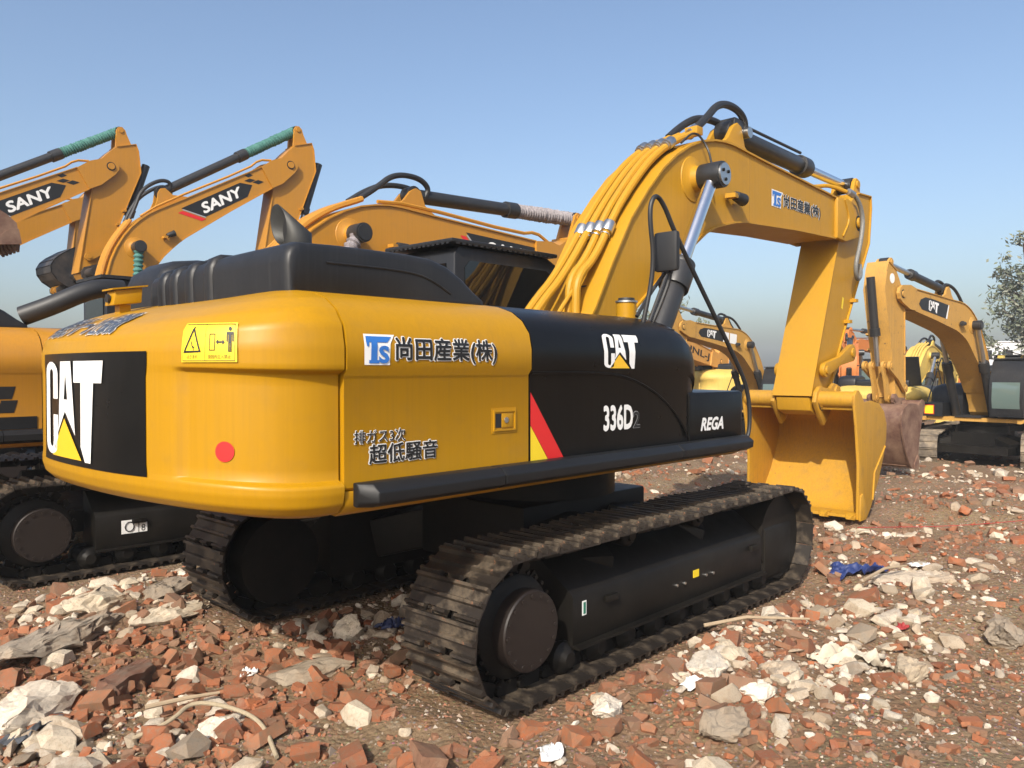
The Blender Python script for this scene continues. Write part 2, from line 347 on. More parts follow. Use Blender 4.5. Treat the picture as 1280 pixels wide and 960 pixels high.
def track(E, side, fine, tm, sticker=None):
    y = 1.38 * side; tot, at = track_path(); N = 48
    if fine:
        m = MB()
        for i in range(N):
            for s in (-.085, .085):
                a, t1 = at((i - .28) * tot / N); b, t2 = at((i + .55) * tot / N); u = (math.sin(t1 + .0) * -1, math.cos(t1)); 
                ii = lambda p, t, q: (p[0] + math.sin(t) * -q, y + s, p[1] + math.cos(t) * q)
                m.obox(ii(a, t1, .055), ii(b, t2, .055), .035, .085, up=ii((0, 0), t1, 1) if False else (-math.sin(t1), 0, math.cos(t1)))
            p_, t_ = at((i - .28) * tot / N); c_ = (p_[0] - math.sin(t_) * .055, p_[1] + math.cos(t_) * .055); m.cyl((c_[0], y - .12, c_[1]), (c_[0], y + .12, c_[1]), .03, 8)
        ch = m.build('track_chain', M['frame_black'], E)
        me = shoe_mesh(tm)
        for i in range(N):
            p, t = at((i + .5) * tot / N)
            o = link('track_shoe', me, ch, (p[0] - ORG.x, y, p[1]), (0, -t + math.pi, 0))
    else:
        m = MB()
        for i in range(N):
            p, t = at((i + .5) * tot / N); c, s = math.cos(t), math.sin(t); pr = [(-.108, 0), (.104, 0), (.104, -.05), (.08, -.05), (.07, -.02), (-.108, -.02)]
            m.prism([(p[0] + a * c - b * s, p[1] + a * s + b * c) for a, b in pr], y - .32, y + .32)
        ch = m.build('track', M[tm], E); tag(ch, kind='stuff')
    fr = MB(); o = side
    prof = [(1.16, .22), (1.54, .20), (1.56, .24), (1.56, .555), (1.54, .585), (1.24, .80), (1.16, .80)]
    fr.loft([[(x, o * a, b) for a, b in prof] for x in (-.80, 2.02)])
    f = fr.build('track_frame', M['frame_black'], E, bevel=.008 if fine else 0)
    gp = [(1.16, .14), (1.55, .12), (1.575, .16), (1.575, .60), (1.55, .64), (1.30, .72), (1.16, .72)]
    MB().loft([[(x, o * a, b) for a, b in gp] for x in (2.06, 2.62)]).build('idler_guard', M['frame_black'], f, bevel=.012 if fine else 0)
    MB().lathe((-1.32, o * 1.30, .48), (0, o, 0), [(-.2, .36), (.0, .37), (.05, .36), (.05, .33), (.2, .33), (.22, .30)], 32).build('drive_housing', M['frame_black'], f)
    hb = MB().lathe((-1.29, o * 1.50, .465), (0, o, 0), [(0, .258), (.115, .258), (.125, .25)], 40).build('hub_cover', M['hubcap'], f)
    MB().lathe((2.40, o * 1.20, .5), (0, o, 0), [(0, .40), (.36, .40)], 32).build('idler', M['frame_black'], f)
    sp_ = MB()
    for i in range(21):
        a = i * 6.28318 / 21; d = Vector((math.cos(a), 0, math.sin(a)))
        sp_.obox(Vector((-1.36, o * 1.38, .5)) + d * .30, Vector((-1.36, o * 1.38, .5)) + d * .43, .07, .06, up=(0, 1, 0))
    sp_.lathe((-1.36, o * 1.345, .5), (0, o, 0), [(0, .34), (.07, .34)], 28).build('sprocket', M['frame_black'], f)
    for i in range(9):
        x = -.85 + i * .36
        MB().lathe((x, o * 1.17, .155), (0, o, 0), [(0, .075), (.06, .115), (.10, .115), (.11, .09), (.30, .09), (.31, .115), (.35, .115), (.41, .05)], 14).build('track_roller', M['frame_black'], f)
    for x in (.012, 1.033):
        MB().lathe((x, o * 1.22, .855), (0, o, 0), [(0, .06), (.10, .06), (.10, .085), (.23, .085), (.245, .07), (.25, .045), (.27, .04)], 18).build('carrier_roller', M['frame_black'], f)
    if fine and side < 0:
        for i in range(16):
            a = i * 6.28318 / 16; MB().cyl((-1.29 + .222 * math.cos(a), o * 1.62, .465 + .222 * math.sin(a)), (-1.29 + .222 * math.cos(a), o * 1.636, .465 + .222 * math.sin(a)), .016, 8).build('bolt', M['hubcap'], hb)
        for k in range(26):
            a = k * 6.28318 / 26; MB().cyl((-1.32 + .345 * math.cos(a), o * 1.495, .48 + .345 * math.sin(a)), (-1.32 + .345 * math.cos(a), o * 1.512, .48 + .345 * math.sin(a)), .014, 6).build('bolt', M['frame_black'], hb)
        if sticker == 'white':
            MB().box(-.55, -.38, -1.5635, -1.560, .36, .50).build('sticker', M['white'], f); MB().box(-.37, -.29, -1.5635, -1.560, .36, .46).build('sticker', M['white'], f)
            decal('lettering', text2d('8')[:2], lambda u, v: (-.35 + .04 * u, -1.565, .37 + .07 * v), M['ink'], f); MB().tube([(-.47 + .045 * math.cos(q * .63), -1.566, .43 + .05 * math.sin(q * .63)) for q in range(11)], .006, 5).build('emblem', M['ink'], f)
        else:
            MB().box(-.70, -.655, -1.5635, -1.560, .42, .52).build('sticker', M['white'], f)
            MB().box(-.69, -.665, -1.566, -1.564, .43, .51).build('sticker', M['green'], f)
        MB().box(.78, .87, -1.5635, -1.560, .40, .46).build('sticker', M['lemon'], f)
        for x, z in ((.52, .39), (.64, .385), (.98, .39), (1.10, .385)): MB().cyl((x, -1.56, z), (x, -1.575, z), .013, 8).build('bolt', M['steel'], f)
        for x in (-.45, 1.75): MB().box(x, x + .14, -1.60, -1.561, .46, .51).build('step_lug', M['frame_black'], f, bevel=.012)
        MB().obox((-.80, -1.585, .222), (2.02, -1.585, .222), .06, .02).build('lower_flange', M['frame_black'], f)
    return [ch, f]

def arm(E, S, pose, fine=False, side=-1):
    ex, ez = S.get('ear', (0., 0.)); foot = (pose.get('foot', F0)); rb, rs, rk = [R(a) for a in pose.get('rot', (0, 0, 0))]
    bt = lambda p: rot2((p[0] + foot[0] - F0[0], p[1] + foot[1] - F0[1]), foot, rb)
    tip = bt(T0); dt = (tip[0] - T0[0], tip[1] - T0[1])
    st = lambda p: rot2((p[0] + dt[0], p[1] + dt[1]), tip, rs)
    bp = st(B0); db = (bp[0] - B0[0], bp[1] - B0[1])
    kt = lambda p: rot2((p[0] + db[0], p[1] + db[1]), bp, rk)
    B3 = lambda x, y, z: (bt((x, z))[0], y, bt((x, z))[1])
    S3 = lambda x, y, z: (st((x, z))[0], y, st((x, z))[1])
    K3 = lambda x, y, z: (kt((x, z))[0], y, kt((x, z))[1])
    A = M[S['arm']]
    m = MB(); m.prism([bt(p) for p in OUTER + INNER], -.335, .335)
    boom = m.build('boom', A, E, sharp=28)
    MB().plate([bt(p) for p in OUTER[1:]], .022, -.362, .362).build('top_plate', A, boom, sharp=28)
    MB().plate([bt(p) for p in INNER[:-4]], .022, -.362, .362).build('bottom_plate', A, boom, sharp=28)
    for s in (-1, 1):
        m = MB(); m.prism([bt(p) for p in HEAD], *sorted((s * .305, s * .385))); m.build('boom_fork', A, boom, bevel=.02 if fine else 0)
        MB().cyl(B3(7.42, s * .38, 4.29), B3(7.42, s * .42, 4.29), .085).build('pin', A, boom, bevel=.008 if fine else 0)
        MB().cyl(B3(7.42, s * .384, 4.29), B3(7.42, s * .388, 4.29), .115, 24).build('grease_ring', M['dark'], boom)
        MB().lathe(B3(2.68, s * .33, 4.135), (0, s, 0), [(0, .25), (.015, .24), (.03, .17), (.05, .14), (.14, .12), (.16, .11)], 28).build('cylinder_boss', A, boom)
    if fine:   # a welded rib on the fork and splice seams
        MB().tube(chaikin([B3(6.86, -.39, 4.56), B3(7.02, -.39, 4.36), B3(7.02, -.39, 4.24), B3(6.80, -.39, 4.02)], 2), .016, 8).build('fork_rib', A, boom)
    for x, z in ((1.5, 3.56),):
        pass
    # brackets on top for the stick cylinder
    for s in (-.13, .13):
        MB().prism([bt(p) for p in [(3.55, 4.69), (3.80, 4.87), (3.93, 5.03), (4.03, 5.09), (4.13, 5.06), (4.17, 4.96), (4.22, 4.84), (4.55, 4.64)]], s - .03, s + .03).build('cylinder_bracket', A, boom, bevel=.01 if fine else 0)
    # boom cylinders
    base = (1.0 + foot[0] - F0[0], 1.45 + foot[1] - F0[1]); pin = bt((2.68, 4.135))
    for s in (-1, 1):
        y = -.58 if s < 0 else .47; a = Vector((base[0], y, base[1])); b = Vector((pin[0], y, pin[1])); d = b - a; L = d.length; d.normalize()
        q = a + d * min(1.95, L - .7)
        cy = MB().cyl(a, q, .125, 24).cyl(q - d * .26, q, .155, 24).cyl(q, q + d * .06, .14, 24).build('boom_cylinder', M['cyl'], E, bevel=.008 if fine else 0)
        MB().cyl(q, b, .072, 20).build('rod', M['chrome'] if fine else M['steel'], cy)
        MB().cyl(b - Vector((0, .13 * 1, 0)), b + Vector((0, .13, 0)), .14, 24).build('rod_eye', M['cyl'], cy, bevel=.012 if fine else 0)
        if S.get('wrap'):
            pts = []; n = 60
            w0 = q + d * .08; MB().tube([w0 + (b - w0) * (i / n) for i in range(n + 1)], [.095 + .016 * math.sin(i * 1.4) + .01 * random.random() for i in range(n + 1)], 12).build('protective_wrap', M[S['wrap']], cy)
        e = MB().cyl(b + Vector((0, s * .13, 0)), b + Vector((0, s * .15, 0)), .115, 24).build('pin_cap', M['steel'] if fine else M['cyl'], cy)
        if fine and s < 0:
            for k in range(3):
                an = k * 2.094 + .5; c0 = b + Vector((.06 * math.cos(an), -.15, .06 * math.sin(an))); MB().cyl(c0, c0 + Vector((0, -.012, 0)), .018, 10).build('bolt', M['frame_black'], e)
            tb = a + d * .9; MB().tube([tb + Vector((-.16, 0, .05)), q - d * .1 + Vector((-.165, 0, .05))], .02, 8).build('oil_pipe', M['cyl'], cy)
            MB().obox(q - d * .14 + Vector((-.19, -.0, .09)), q - d * .10 + Vector((.02, 0, -.02)), .1, .1).build('pipe_block', M['cyl'], cy, bevel=.01)
    # stick cylinder
    a = Vector(B3(4.05, 0, 5.0)); b = Vector(S3(7.93 + ex, 0, 4.99 + ez)); d = (b - a); L = d.length; d.normalize(); q = a + d * L * .60
    cy = MB().cyl(a, q, .115, 24).cyl(q - d * .25, q, .145, 24).cyl(q, q + d * .05, .13, 24).cyl(a - Vector((0, .1, 0)), a + Vector((0, .1, 0)), .14, 20).build('stick_cylinder', M['cyl'], E, bevel=.008 if fine else 0)
    MB().cyl(q, b, .07, 20).build('rod', M['chrome'] if fine else M['steel'], cy)
    MB().cyl(b - Vector((0, .11, 0)), b + Vector((0, .11, 0)), .12, 20).build('rod_eye', M['cyl'], cy)
    if S.get('wrap'):
        n = 90; w0 = q + d * .02; MB().tube([w0 + (b - w0) * (i / n) for i in range(n + 1)], [.115 + .02 * math.sin(i * 1.7) + .015 * random.random() for i in range(n + 1)], 12).build('protective_wrap', M[S['wrap']], cy)
    if fine: MB().tube([a + d * .2 + Vector((0, -.06, .15)), q - d * .3 + Vector((0, -.06, .15))], .02, 8).build('oil_pipe', M['cyl'], cy)
    # hydraulic lines along the boom
    def along(off, y, i0=2, i1=11):
        out = []
        for i in range(i0, i1):
            p, c, n = OUTER[i - 1], OUTER[i], OUTER[min(i + 1, len(OUTER) - 1)]; dd = Vector((n[0] - p[0], n[1] - p[1])).normalized()
            out.append(B3(c[0] - dd.y * off, y, c[1] + dd.x * off))
        return out
    HY = (.13, .02, -.09, -.20)
    for k, y in enumerate(HY):
        up = along(.10, y, 4, 10)
        lo = [B3(.30, y + .05, 2.30), B3(.62, y + .02, 2.70), B3(.93, y, 2.98)] if k < 2 else [B3(.90 - .03 * k, y, 2.30), B3(.92 - .03 * k, y, 2.62), B3(.93 - .03 * k, y, 2.93), B3(1.12, y, 3.14)]
        end = [B3(2.98, y, 4.74)]
        MB().tube(chaikin(lo + up + end, 2 if fine else 1), .040 if fine else .045, 10 if fine else 6).build('hydraulic_line', A, boom)
        if fine and k in (0, 3): MB().tube(chaikin([B3(.35, y + .12, 2.10), B3(.70, y + .1, 2.62), B3(1.0, y + .05, 2.95), B3(1.3, y + .045, 3.36)] + along(.085, y + .055, 5, 9), 2), .022, 8).build('hydraulic_line', A, boom)
    if fine:
        MB().tube(chaikin(along(.055, -.145, 4, 9), 2), .03, 8).build('rubber_hose', M['rubber'], boom)
        for k, y in enumerate(HY):
            for (x, z), dd in (((1.33, 3.46), Vector((.55, .0, .83))), ((2.42, 4.50), Vector((.85, 0, .5)))):
                c0 = Vector(B3(x, y, z)); MB().cyl(c0 - dd * .06, c0 + dd * .06, .062, 14).cyl(c0 - dd * .10, c0 - dd * .085, .052, 14).build('line_clamp', M['steel'], boom, bevel=.01)
        MB().box(*[v for v in (2.90, 3.03, -.26, -.10)], 4.70, 4.79).build('line_block', A, boom, bevel=.01)
        for i in range(6):
            MB().obox(B3(1.02, -.10 - .0 * i, 2.62 + i * .05), B3(1.16, -.30, 2.63 + i * .05), .012, .012).build('grease_line', M['dark'], boom)
        MB().obox(B3(1.04, -.27, 2.62), B3(1.24, -.27, 2.98), .03, .05).build('grease_rail', A, boom)
    rub = M['rubber']
    for y, h in ((-.16, 5.12), (.14, 5.0)):
        MB().tube(chaikin([B3(2.95, y, 4.74), B3(3.25, y, 4.95), B3(3.6, y * .9, h + .12), B3(4.1, y * .8, h + .16), B3(4.34, y * .7, h + .03), B3(4.28, y * .5, h - .12)], 3), .045, 10).build('rubber_hose', rub, boom)
    if fine:
        MB().cyl(B3(2.90, -.16, 4.70), B3(3.02, -.16, 4.79), .06, 12).build('hose_fitting', M['steel'], boom)
        MB().cyl(B3(4.28, -.20, 5.02), B3(4.28, -.02, 5.02), .07, 14).build('hose_fitting', M['steel'], boom)
        MB().box(4.02, 4.26, -.13, .13, 5.03, 5.17).build('valve_block', M['cyl'], boom, bevel=.02)
        MB().tube(chaikin([(2.50, -.30, 4.50), (2.72, -.34, 4.68), (2.86, -.42, 4.50), (2.76, -.52, 4.28)], 3), .012, 6).build('cable', M['rubber'], boom)
        MB().tube(chaikin([(3.9, .1, 4.72), (4.1, -.1, 4.75), (6.2, -.1, 4.68), (6.55, -.12, 4.74), (6.75, -.20, 4.78), (7.0, -.36, 4.70)], 2), .03, 8).build('hydraulic_line', A, boom)
    else:
        MB().tube(chaikin([B3(3.2, -.28, 4.72), B3(3.8, -.28, 4.78), B3(6.3, -.28, 4.66), B3(6.7, -.28, 4.74), B3(7.0, -.3, 4.6)], 1), .03, 6).build('hydraulic_line', A, boom)
    ly = side * .43
    wl = MB().obox(B3(3.38, side * .36, 4.06), B3(3.40, ly + side * .05, 4.06), .09, .05).obox(B3(3.38, ly, 4.06), B3(3.50, ly, 4.05), .08, .03).build('lamp_bracket', A, boom)
    MB().cyl(B3(3.46, ly, 4.07), B3(3.66, ly, 4.05), .055, 14, .075).build('work_lamp', M['rubber'], wl, bevel=.01)
    # stick
    stick = MB().prism([st(p) for p in STICK], -.26, .26).build('stick', A, E, sharp=28)
    for s in (-1, 1):
        MB().prism([st((p[0] + ex, p[1] + ez) if p[1] > 4.82 else p) for p in EAR], *sorted((s * .12, s * .18))).build('cylinder_ear', A, stick, bevel=.012 if fine else 0)
        MB().cyl(S3(7.93 + ex, s * .18, 4.99 + ez), S3(7.93 + ex, s * .205, 4.99 + ez), .06, 16).build('pin', A, stick)
    MB().plate([st(p) for p in STICK[0:3]], .02, -.285, .285).build('rear_plate', A, stick, sharp=28)
    MB().plate([st(p) for p in STICK[4:12]], .02, -.285, .285).build('front_plate', A, stick, sharp=28)
    MB().prism([st(p) for p in [(5.99, 1.69), (6.04, 1.50), (6.22, 1.43), (6.42, 1.48), (6.60, 1.69)]], -.245, .245).build('stick_end', A, stick, bevel=.02 if fine else 0)
    for z, x in ((2.80, 7.20), (3.13, 7.44)):
        MB().obox(S3(x, -.30, z), S3(x + .10, -.30, z), .10, .05).build('line_lug', A, stick)
    # bucket cylinder and links
    lp = (7.28, 2.33); a = Vector(S3(8.50, 0, 4.30)); b = Vector(S3(*[lp[0], 0, lp[1]])); d = (b - a).normalized(); L = (b - a).length; q = a + d * L * .66
    cy = MB().cyl(a, q, .105, 20).cyl(q - d * .2, q, .13, 20).build('bucket_cylinder', M['cyl'], E)
    MB().cyl(q, b, .062, 16).build('rod', M['steel'], cy)
    def link_bar(name, p, q, y, r0, r1, par):
        p = Vector(p); q = Vector(q); d = (q - p).normalized(); n = Vector((-d.y, d.x)); k = 8; pr = []
        for i in range(k + 1): an = math.pi * i / k; pr.append(p + (n * math.cos(an) - d * math.sin(an)) * r0)
        for i in range(k + 1): an = math.pi * i / k; pr.append(q + (-n * math.cos(an) + d * math.sin(an)) * r1)
        mid = (p + q) / 2
        pr.insert(k + 1, mid - n * min(r0, r1) * .62); pr.append(mid + n * min(r0, r1) * .62)
        o = MB().prism([tuple(v) for v in pr], y - .035, y + .035).build(name, A, par, bevel=.01 if fine else 0)
        for c, r in ((p, r0), (q, r1)): MB().cyl((c.x, y - .055, c.y), (c.x, y + .055, c.y), r * .55, 16).build('pin', A, o, bevel=.006 if fine else 0)
        return o
    for s in (-1, 1):
        link_bar('power_link', st((6.30, 2.07)), st(lp), s * .335, .105, .13, E)
    link_bar('bucket_link', st(lp), kt((6.74, 1.76)), 0.16, .12, .12, E); link_bar('bucket_link', st(lp), kt((6.74, 1.76)), -.16, .12, .12, E)
    # bucket
    K = M[S['bucket']]; bw = S.get('bw', .83)
    bk = MB().plate([kt(p) for p in BSHELL], -.035, -bw + .01, bw - .01).build('bucket', K, E, sharp=50)
    for s in (-1, 1):
        sd = MB().prism([kt(p) for p in BSIDE], *sorted((s * (bw - .04), s * bw))).build('side_plate', K, bk, bevel=.008 if fine else 0)
        MB().prism([kt(p) for p in [(6.262, .02), (6.28, .32), (6.36, .36), (6.52, .10), (6.50, -.015), (6.27, -.015)]], *sorted((s * (bw + .002), s * (bw + .03)))).build('side_cutter', K, sd, bevel=.006 if fine else 0)
        if fine:
            MB().tube([K3(*p) for p in ((7.30, s * bw, .95), (6.86, s * bw, .60), (6.80, s * bw, .22))], .018, 6).build('wear_rib', K, sd)
        MB().prism([kt(p) for p in BEAR], *sorted((s * .275, s * .335))).build('bucket_ear', K, bk, bevel=.012 if fine else 0)
        MB().cyl(K3(6.22, s * .33, 1.62), K3(6.22, s * .375, 1.62), .105, 20).cyl(K3(6.22, s * .37, 1.62), K3(6.22, s * .39, 1.62), .055, 16).build('pin', K, bk, bevel=.006 if fine else 0)
        MB().cyl(K3(6.22, s * .334, 1.62), K3(6.22, s * .338, 1.62), .125, 24).build('grease_ring', M['dark'], bk)
        MB().cyl(K3(6.74, s * .33, 1.76), K3(6.74, s * .365, 1.76), .085, 18).build('pin', K, bk)
    for s in (-1, 1): MB().cyl(K3(6.20, s * (bw - .03), 1.66), K3(6.20, s * .30, 1.66), .115, 24).build('torque_tube', K, bk)
    MB().prism([kt(p) for p in [(6.24, .06), (6.60, .065), (6.62, .04), (6.55, .0), (6.24, .02)]], -bw + .03, bw - .03).build('cutting_edge', K, bk)
    nt_ = 5
    for i in range(nt_):
        y = -bw + .10 + (2 * bw - .2) * i / (nt_ - 1)
        l = S.get('teeth', .10); m = MB()
        m.loft([[K3(6.36, y - .06, .08), K3(6.36, y + .06, .08), K3(6.36, y + .06, .0), K3(6.36, y - .06, .0)], [K3(6.25, y - .055, .085), K3(6.25, y + .055, .085), K3(6.25, y + .055, -.005), K3(6.25, y - .055, -.005)], [K3(6.25 - l, y - .03, .035), K3(6.25 - l, y + .03, .035), K3(6.25 - l, y + .03, .015), K3(6.25 - l, y - .03, .015)]])
        m.build('tooth', M['tooth'] if l > .12 else K, bk)
    if S.get('ribs'):
        for i in range(2, 9):
            a, b = kt(BSHELL[i + 2]), kt(BSHELL[i + 3]); MB().plate([(a[0], a[1]), (a[0] + (b[0] - a[0]) * .85, a[1] + (b[1] - a[1]) * .85)], .03, -bw - .0, bw).build('wear_plate', K, bk)
    return dict(boom=boom, stick=stick, bucket=bk, B3=B3, S3=S3, K3=K3)

def boom_decal(E, a, side, kind):
    """sticker on a boom side face; side -1 = right face, +1 = left face (u runs so that it reads from that side)"""
    B3 = a['B3']; boom = a['boom']; y = side * .337
    if kind[:4] == 'sany':
        x_ = 4.15 if kind == 'sany' else 4.95; X = lambda u: x_ + 2.15 * u; Z = lambda u, v: 4.07 - .02 * u + .42 * v * (1 - .1 * u)
        mp = lambda o: (lambda u, v: B3(X(u), y + side * o, Z(u, v)))
        decal('badge', polys([(0., 1), (.20, 0), (.80, 0), (.93, .55), (.80, 1)]), mp(.003), M['ink'], boom)
        decal('badge', polys([(-.06, .84), (.14, -.12), (.20, -.12), (.0, .84)], ), mp(.004), M['red'], boom)
        decal('badge', polys([(-.0, .9), (.195, -.03), (.215, -.03), (.02, .9)], ), mp(.005), M['grey'], boom)
        decal('badge', polys([(.86, 1), (.92, .75), (1, .75), (.94, 1)], [(.95, .7), (1.01, .42), (1.09, .42), (1.03, .7)], [(.90, 1.3), (.93, 1.1), (1., 1.1), (.97, 1.3)]), mp(.003), M['ink'], boom)
        bold('lettering', 'SANY', lambda o: (lambda u, v: mp(.007 + o)(.22 + .54 * u, .2 + .6 * v)), M['white'], boom, .035, .15)
    elif kind == 'cat':
        X = lambda u: (6.35 - 1.9 * u) if side > 0 else (4.4 + 1.9 * u)
        mp = lambda o: (lambda u, v: B3(X(u), y + side * o, 4.06 + .40 * v))
        decal('badge', polys([(0, .35), (.05, .7), (.2, .95), (.45, 1.02), (1, 1.02), (.93, .0), (.1, .05)]), mp(.003), M['ink'], boom)
        decal('badge', polys([(.93, .0), (1.0, 1.02), (1.03, 1.02), (.98, .0)]), mp(.004), M['white'], boom)
        decal('lettering', CAT_WHITE, lambda u, v: mp(.006)(.32 + .34 * u, .15 + .72 * v), M['white'], boom)
    elif kind == 'unl':
        mp = lambda u, v: B3(4.6 + 1.9 * u, y + side * .004, 4.08 + .34 * v)
        decal('lettering', text2d('UNL-J', .02)[:2], mp, M['ink'], boom)
M['orange_pale'] = paint('faded_orange_paint', (.60, .29, .06), .5, amount=.35, coat=0)
M['slate'] = flat('slate_ink', (.07, .09, .13), .5)
M['braid'] = flat('braided_hose_grey', (.16, .16, .15), .55, var=.5, scale=40)
M['dark_weld'] = flat('weld_line', (.30, .16, .02), .5)
M['hubcap'] = flat('dark_brown_cast', (.014, .009, .007), .5, var=.3)
M['cyl'] = paint('cylinder_black', (.016, .017, .019), .32, dirt=(.09, .08, .07), amount=.25, coat=.1)

def sec_poly(x, sy=0., dz=0., inner=.45, sgn=-1, zmax=9, zmul=1.):
    z0 = 1.455; out = []
    for i, (z, y) in enumerate(SEC):
        zz = z0 + (z - z0) * zmul
        out.append((x, sgn * max(inner + .02, y - sy), zz))
    out[-1] = (x, sgn * inner, out[-1][2])
    return out + [(x, sgn * inner, z0)]
def dense(secs):
    return secs

def house(E, S, hi):
    Y = M[S['paint']]; H = M[S['hood']]
    # counterweight
    nt_, sub = (140, 4) if hi else (28, 1); ks = []
    for i in range(len(CWR) - 1):
        n = (9 if i in (5, 6, 7) else sub) if hi else 1
        ks += [i + j / n for j in range(n)]
    ks.append(len(CWR) - 1.001)
    secs = [[cw_pt(-90 + 180 * j / nt_, k) for j in range(nt_ + 1)] for k in ks]
    cw = MB().loft(secs, cap=False, closed=True).build('counterweight', Y, E, sharp=70)
    # frame under the house
    MB().box(-2.62, 1.50, -1.38, 1.38, 1.335, 1.45).build('deck_frame', Y, E)
    for s in (-1, 1):
        rail = MB().loft([[(x, s * a, b) for a, b in [(1.30, 1.325), (1.40, 1.318), (1.46, 1.345), (1.493, 1.39), (1.493, 1.452), (1.30, 1.452)]] for x in (-2.645, 1.60)]).build('side_rail', Y, E, bevel=.006 if hi else 0)
        if s > 0 and not hi: continue
        xs = [(-2.60, -1.62), (-1.612, .352), (.36, 1.56)]
        for i, (a, b) in enumerate(xs):
            pr = [(1.495, 1.375), (1.57, 1.37), (1.635, 1.40), (1.64, 1.455), (1.59, 1.495), (1.495, 1.497)]
            ss = []
            for x, k in ((a, .35 if i == 0 else 1), (a + .06, 1), (b - .05, 1), (b, .45 if i == 2 else 1)):
                ss.append([(x, s * (1.495 + (p - 1.495) * k), q) for p, q in pr])
            MB().loft(ss).build('side_bumper', M['bumper'], E, bevel=.008 if hi else 0)
    MB().box(-2.64, .60, -1.40, -.46, 1.47, 2.40).box(-2.64, -.30, -.46, 1.40, 1.47, 2.40).build('inner_housing', M['dark'], E)
    # doors: right rear, left rear, right front (fuel tank side)
    d1 = MB().loft([sec_poly(x, inner=.0) for x in (-2.645, -2.2, -1.7, -1.255)]).build('side_door', Y, E, sharp=40)
    dl = MB().loft([sec_poly(x, inner=.0, sgn=1) for x in (-2.645, -1.9, -1.255)]).build('side_door', Y, E, sharp=40)
    MB().loft([sec_poly(x, inner=.42, sgn=1) for x in (-1.245, -.3)]).build('side_door', H, E, sharp=40)
    ss = [sec_poly(-1.243), sec_poly(-.6), sec_poly(.0), sec_poly(.40)]
    for x, sy, zm in ((.55, .004, .995), (.66, .012, .975), (.75, .03, .94), (.83, .06, .88), (.89, .10, .79), (.93, .15, .66), (.945, .19, .45)):
        ss.append(sec_poly(x, sy=sy, zmul=zm))
    d2 = MB().loft(ss).build('side_door', H, E, sharp=40)
    tb = MB().loft([[(x, y, z) for y, z in [(-.80, 1.455), (-1.475, 1.455), (-1.485, 1.47), (-1.485, 1.86), (-1.47, 1.885), (-.80, 1.895)]] for x in (.70, 1.56, 1.60)]).build('tool_box', H, E, bevel=.018 if hi else 0)
    MB().box(.2, 1.55, -.46, .30, 1.455, 1.50).build('walkway', M['dark'], E)
    # raised engine hood
    prof = [(-2.74, 2.47), (-2.745, 2.64), (-2.738, 2.69), (-2.715, 2.735), (-2.66, 2.762), (-2.4, 2.772), (-1.9, 2.775), (-1.73, 2.765), (-1.6, 2.73), (-1.47, 2.66), (-1.36, 2.58), (-1.27, 2.525), (-1.26, 2.47)]
    cxz = (-2.0, 2.50)
    def hs(y, k, dx=0., dz=0.): return [(cxz[0] + (x - cxz[0]) * (1 - (1 - k) * .35), y, cxz[1] + (z - cxz[1]) * k) for x, z in prof]
    yy = [(-1.115, .80), (-1.112, .90), (-1.10, .955), (-1.07, .985), (-1.03, 1.)]
    ribs = (-.22, .06, .30, .50) if hi else ()
    for r in ribs: yy += [(r - .055, 1.), (r - .045, 1.05), (r - .025, 1.075), (r + .025, 1.075), (r + .045, 1.05), (r + .055, 1.)]
    yy += [(.66, 1.), (.70, .985), (.72, .94), (.73, .85)]
    yy = [(y, k * (1 - .17 * max(0, (y + .5) / 1.2))) for y, k in yy]
    hd = MB().loft([hs(y, k) for y, k in yy]).build('engine_hood', M[S['hood2']], E, sharp=45)
    gp = [(-2.62, 2.47), (-2.63, 2.66), (-2.58, 2.78), (-2.48, 2.85), (-2.3, 2.875), (-1.7, 2.87), (-1.5, 2.83), (-1.4, 2.72), (-1.38, 2.47)]
    sc2 = [(.76, .82), (.775, .92), (.80, .97), (.84, 1.), (1.25, 1.), (1.34, .97), (1.40, .90), (1.43, .78)]
    MB().loft([[(-2 + (x + 2) * (1 - (1 - k) * .4), y, 2.47 + (z - 2.47) * k) for x, z in gp] for y, k in sc2]).build('air_filter_cover', M[S['hood2']], E, sharp=45)
    # exhaust with slanted mouth
    px, py, rr = -2.12, -.205, .098; lf = Vector((-.685, .729, 0)); c1 = Vector((px, py, 2.93)); dd = (lf * .9 - Vector((.729, .685, 0)) * .25 + Vector((0, 0, .80))).normalized(); n1 = (Vector((0, 0, 1)) + dd).normalized(); ax = lf.cross(Vector((0, 0, 1))); nn = 28; rings = []
    def cut(c, d, pn, pl):        # ring where a pipe along d meets a plane
        b = d.cross(ax).normalized(); o = []
        for i in range(nn):
            q = c + (ax * math.cos(6.28318 * i / nn) + b * math.sin(6.28318 * i / nn)) * rr; o.append(q + d * ((pl - q).dot(pn) / d.dot(pn)))
        return o
    mn = (lf * .72 - Vector((.729, .685, 0)) * .70).normalized(); up = Vector((0, 0, 1)); r0 = cut(c1, up, up, Vector((px, py, 2.70))); r1 = cut(c1, up, n1, c1); r2 = cut(c1, dd, mn, c1 + mn * .10)
    if r0[7].dot(lf) * 0 == 0 and (r1[7] - cut(c1, dd, n1, c1)[7]).length > .05: r2 = cut(c1, dd, mn, c1 + mn * .10)
    ex = MB().loft([r0, r1, r2], cap=False).build('exhaust_pipe', M['pipe'], E, sharp=50)
    md = ex.modifiers.new('wall', 'SOLIDIFY'); md.thickness = .006
    MB().add([q - dd * .10 for q in r2], [tuple(range(nn))]).build('bore_shade_disc', M['dark'], ex, recalc=False)  # near-black disc across the bore, painting the shade down the pipe
    # cab on the left
    C = M[S['cab']]
    cp = [(-.12, 1.47), (-.12, 3.10), (-.07, 3.18), (1.20, 3.19), (1.36, 3.12), (1.60, 2.55), (1.66, 1.95), (1.56, 1.47)]
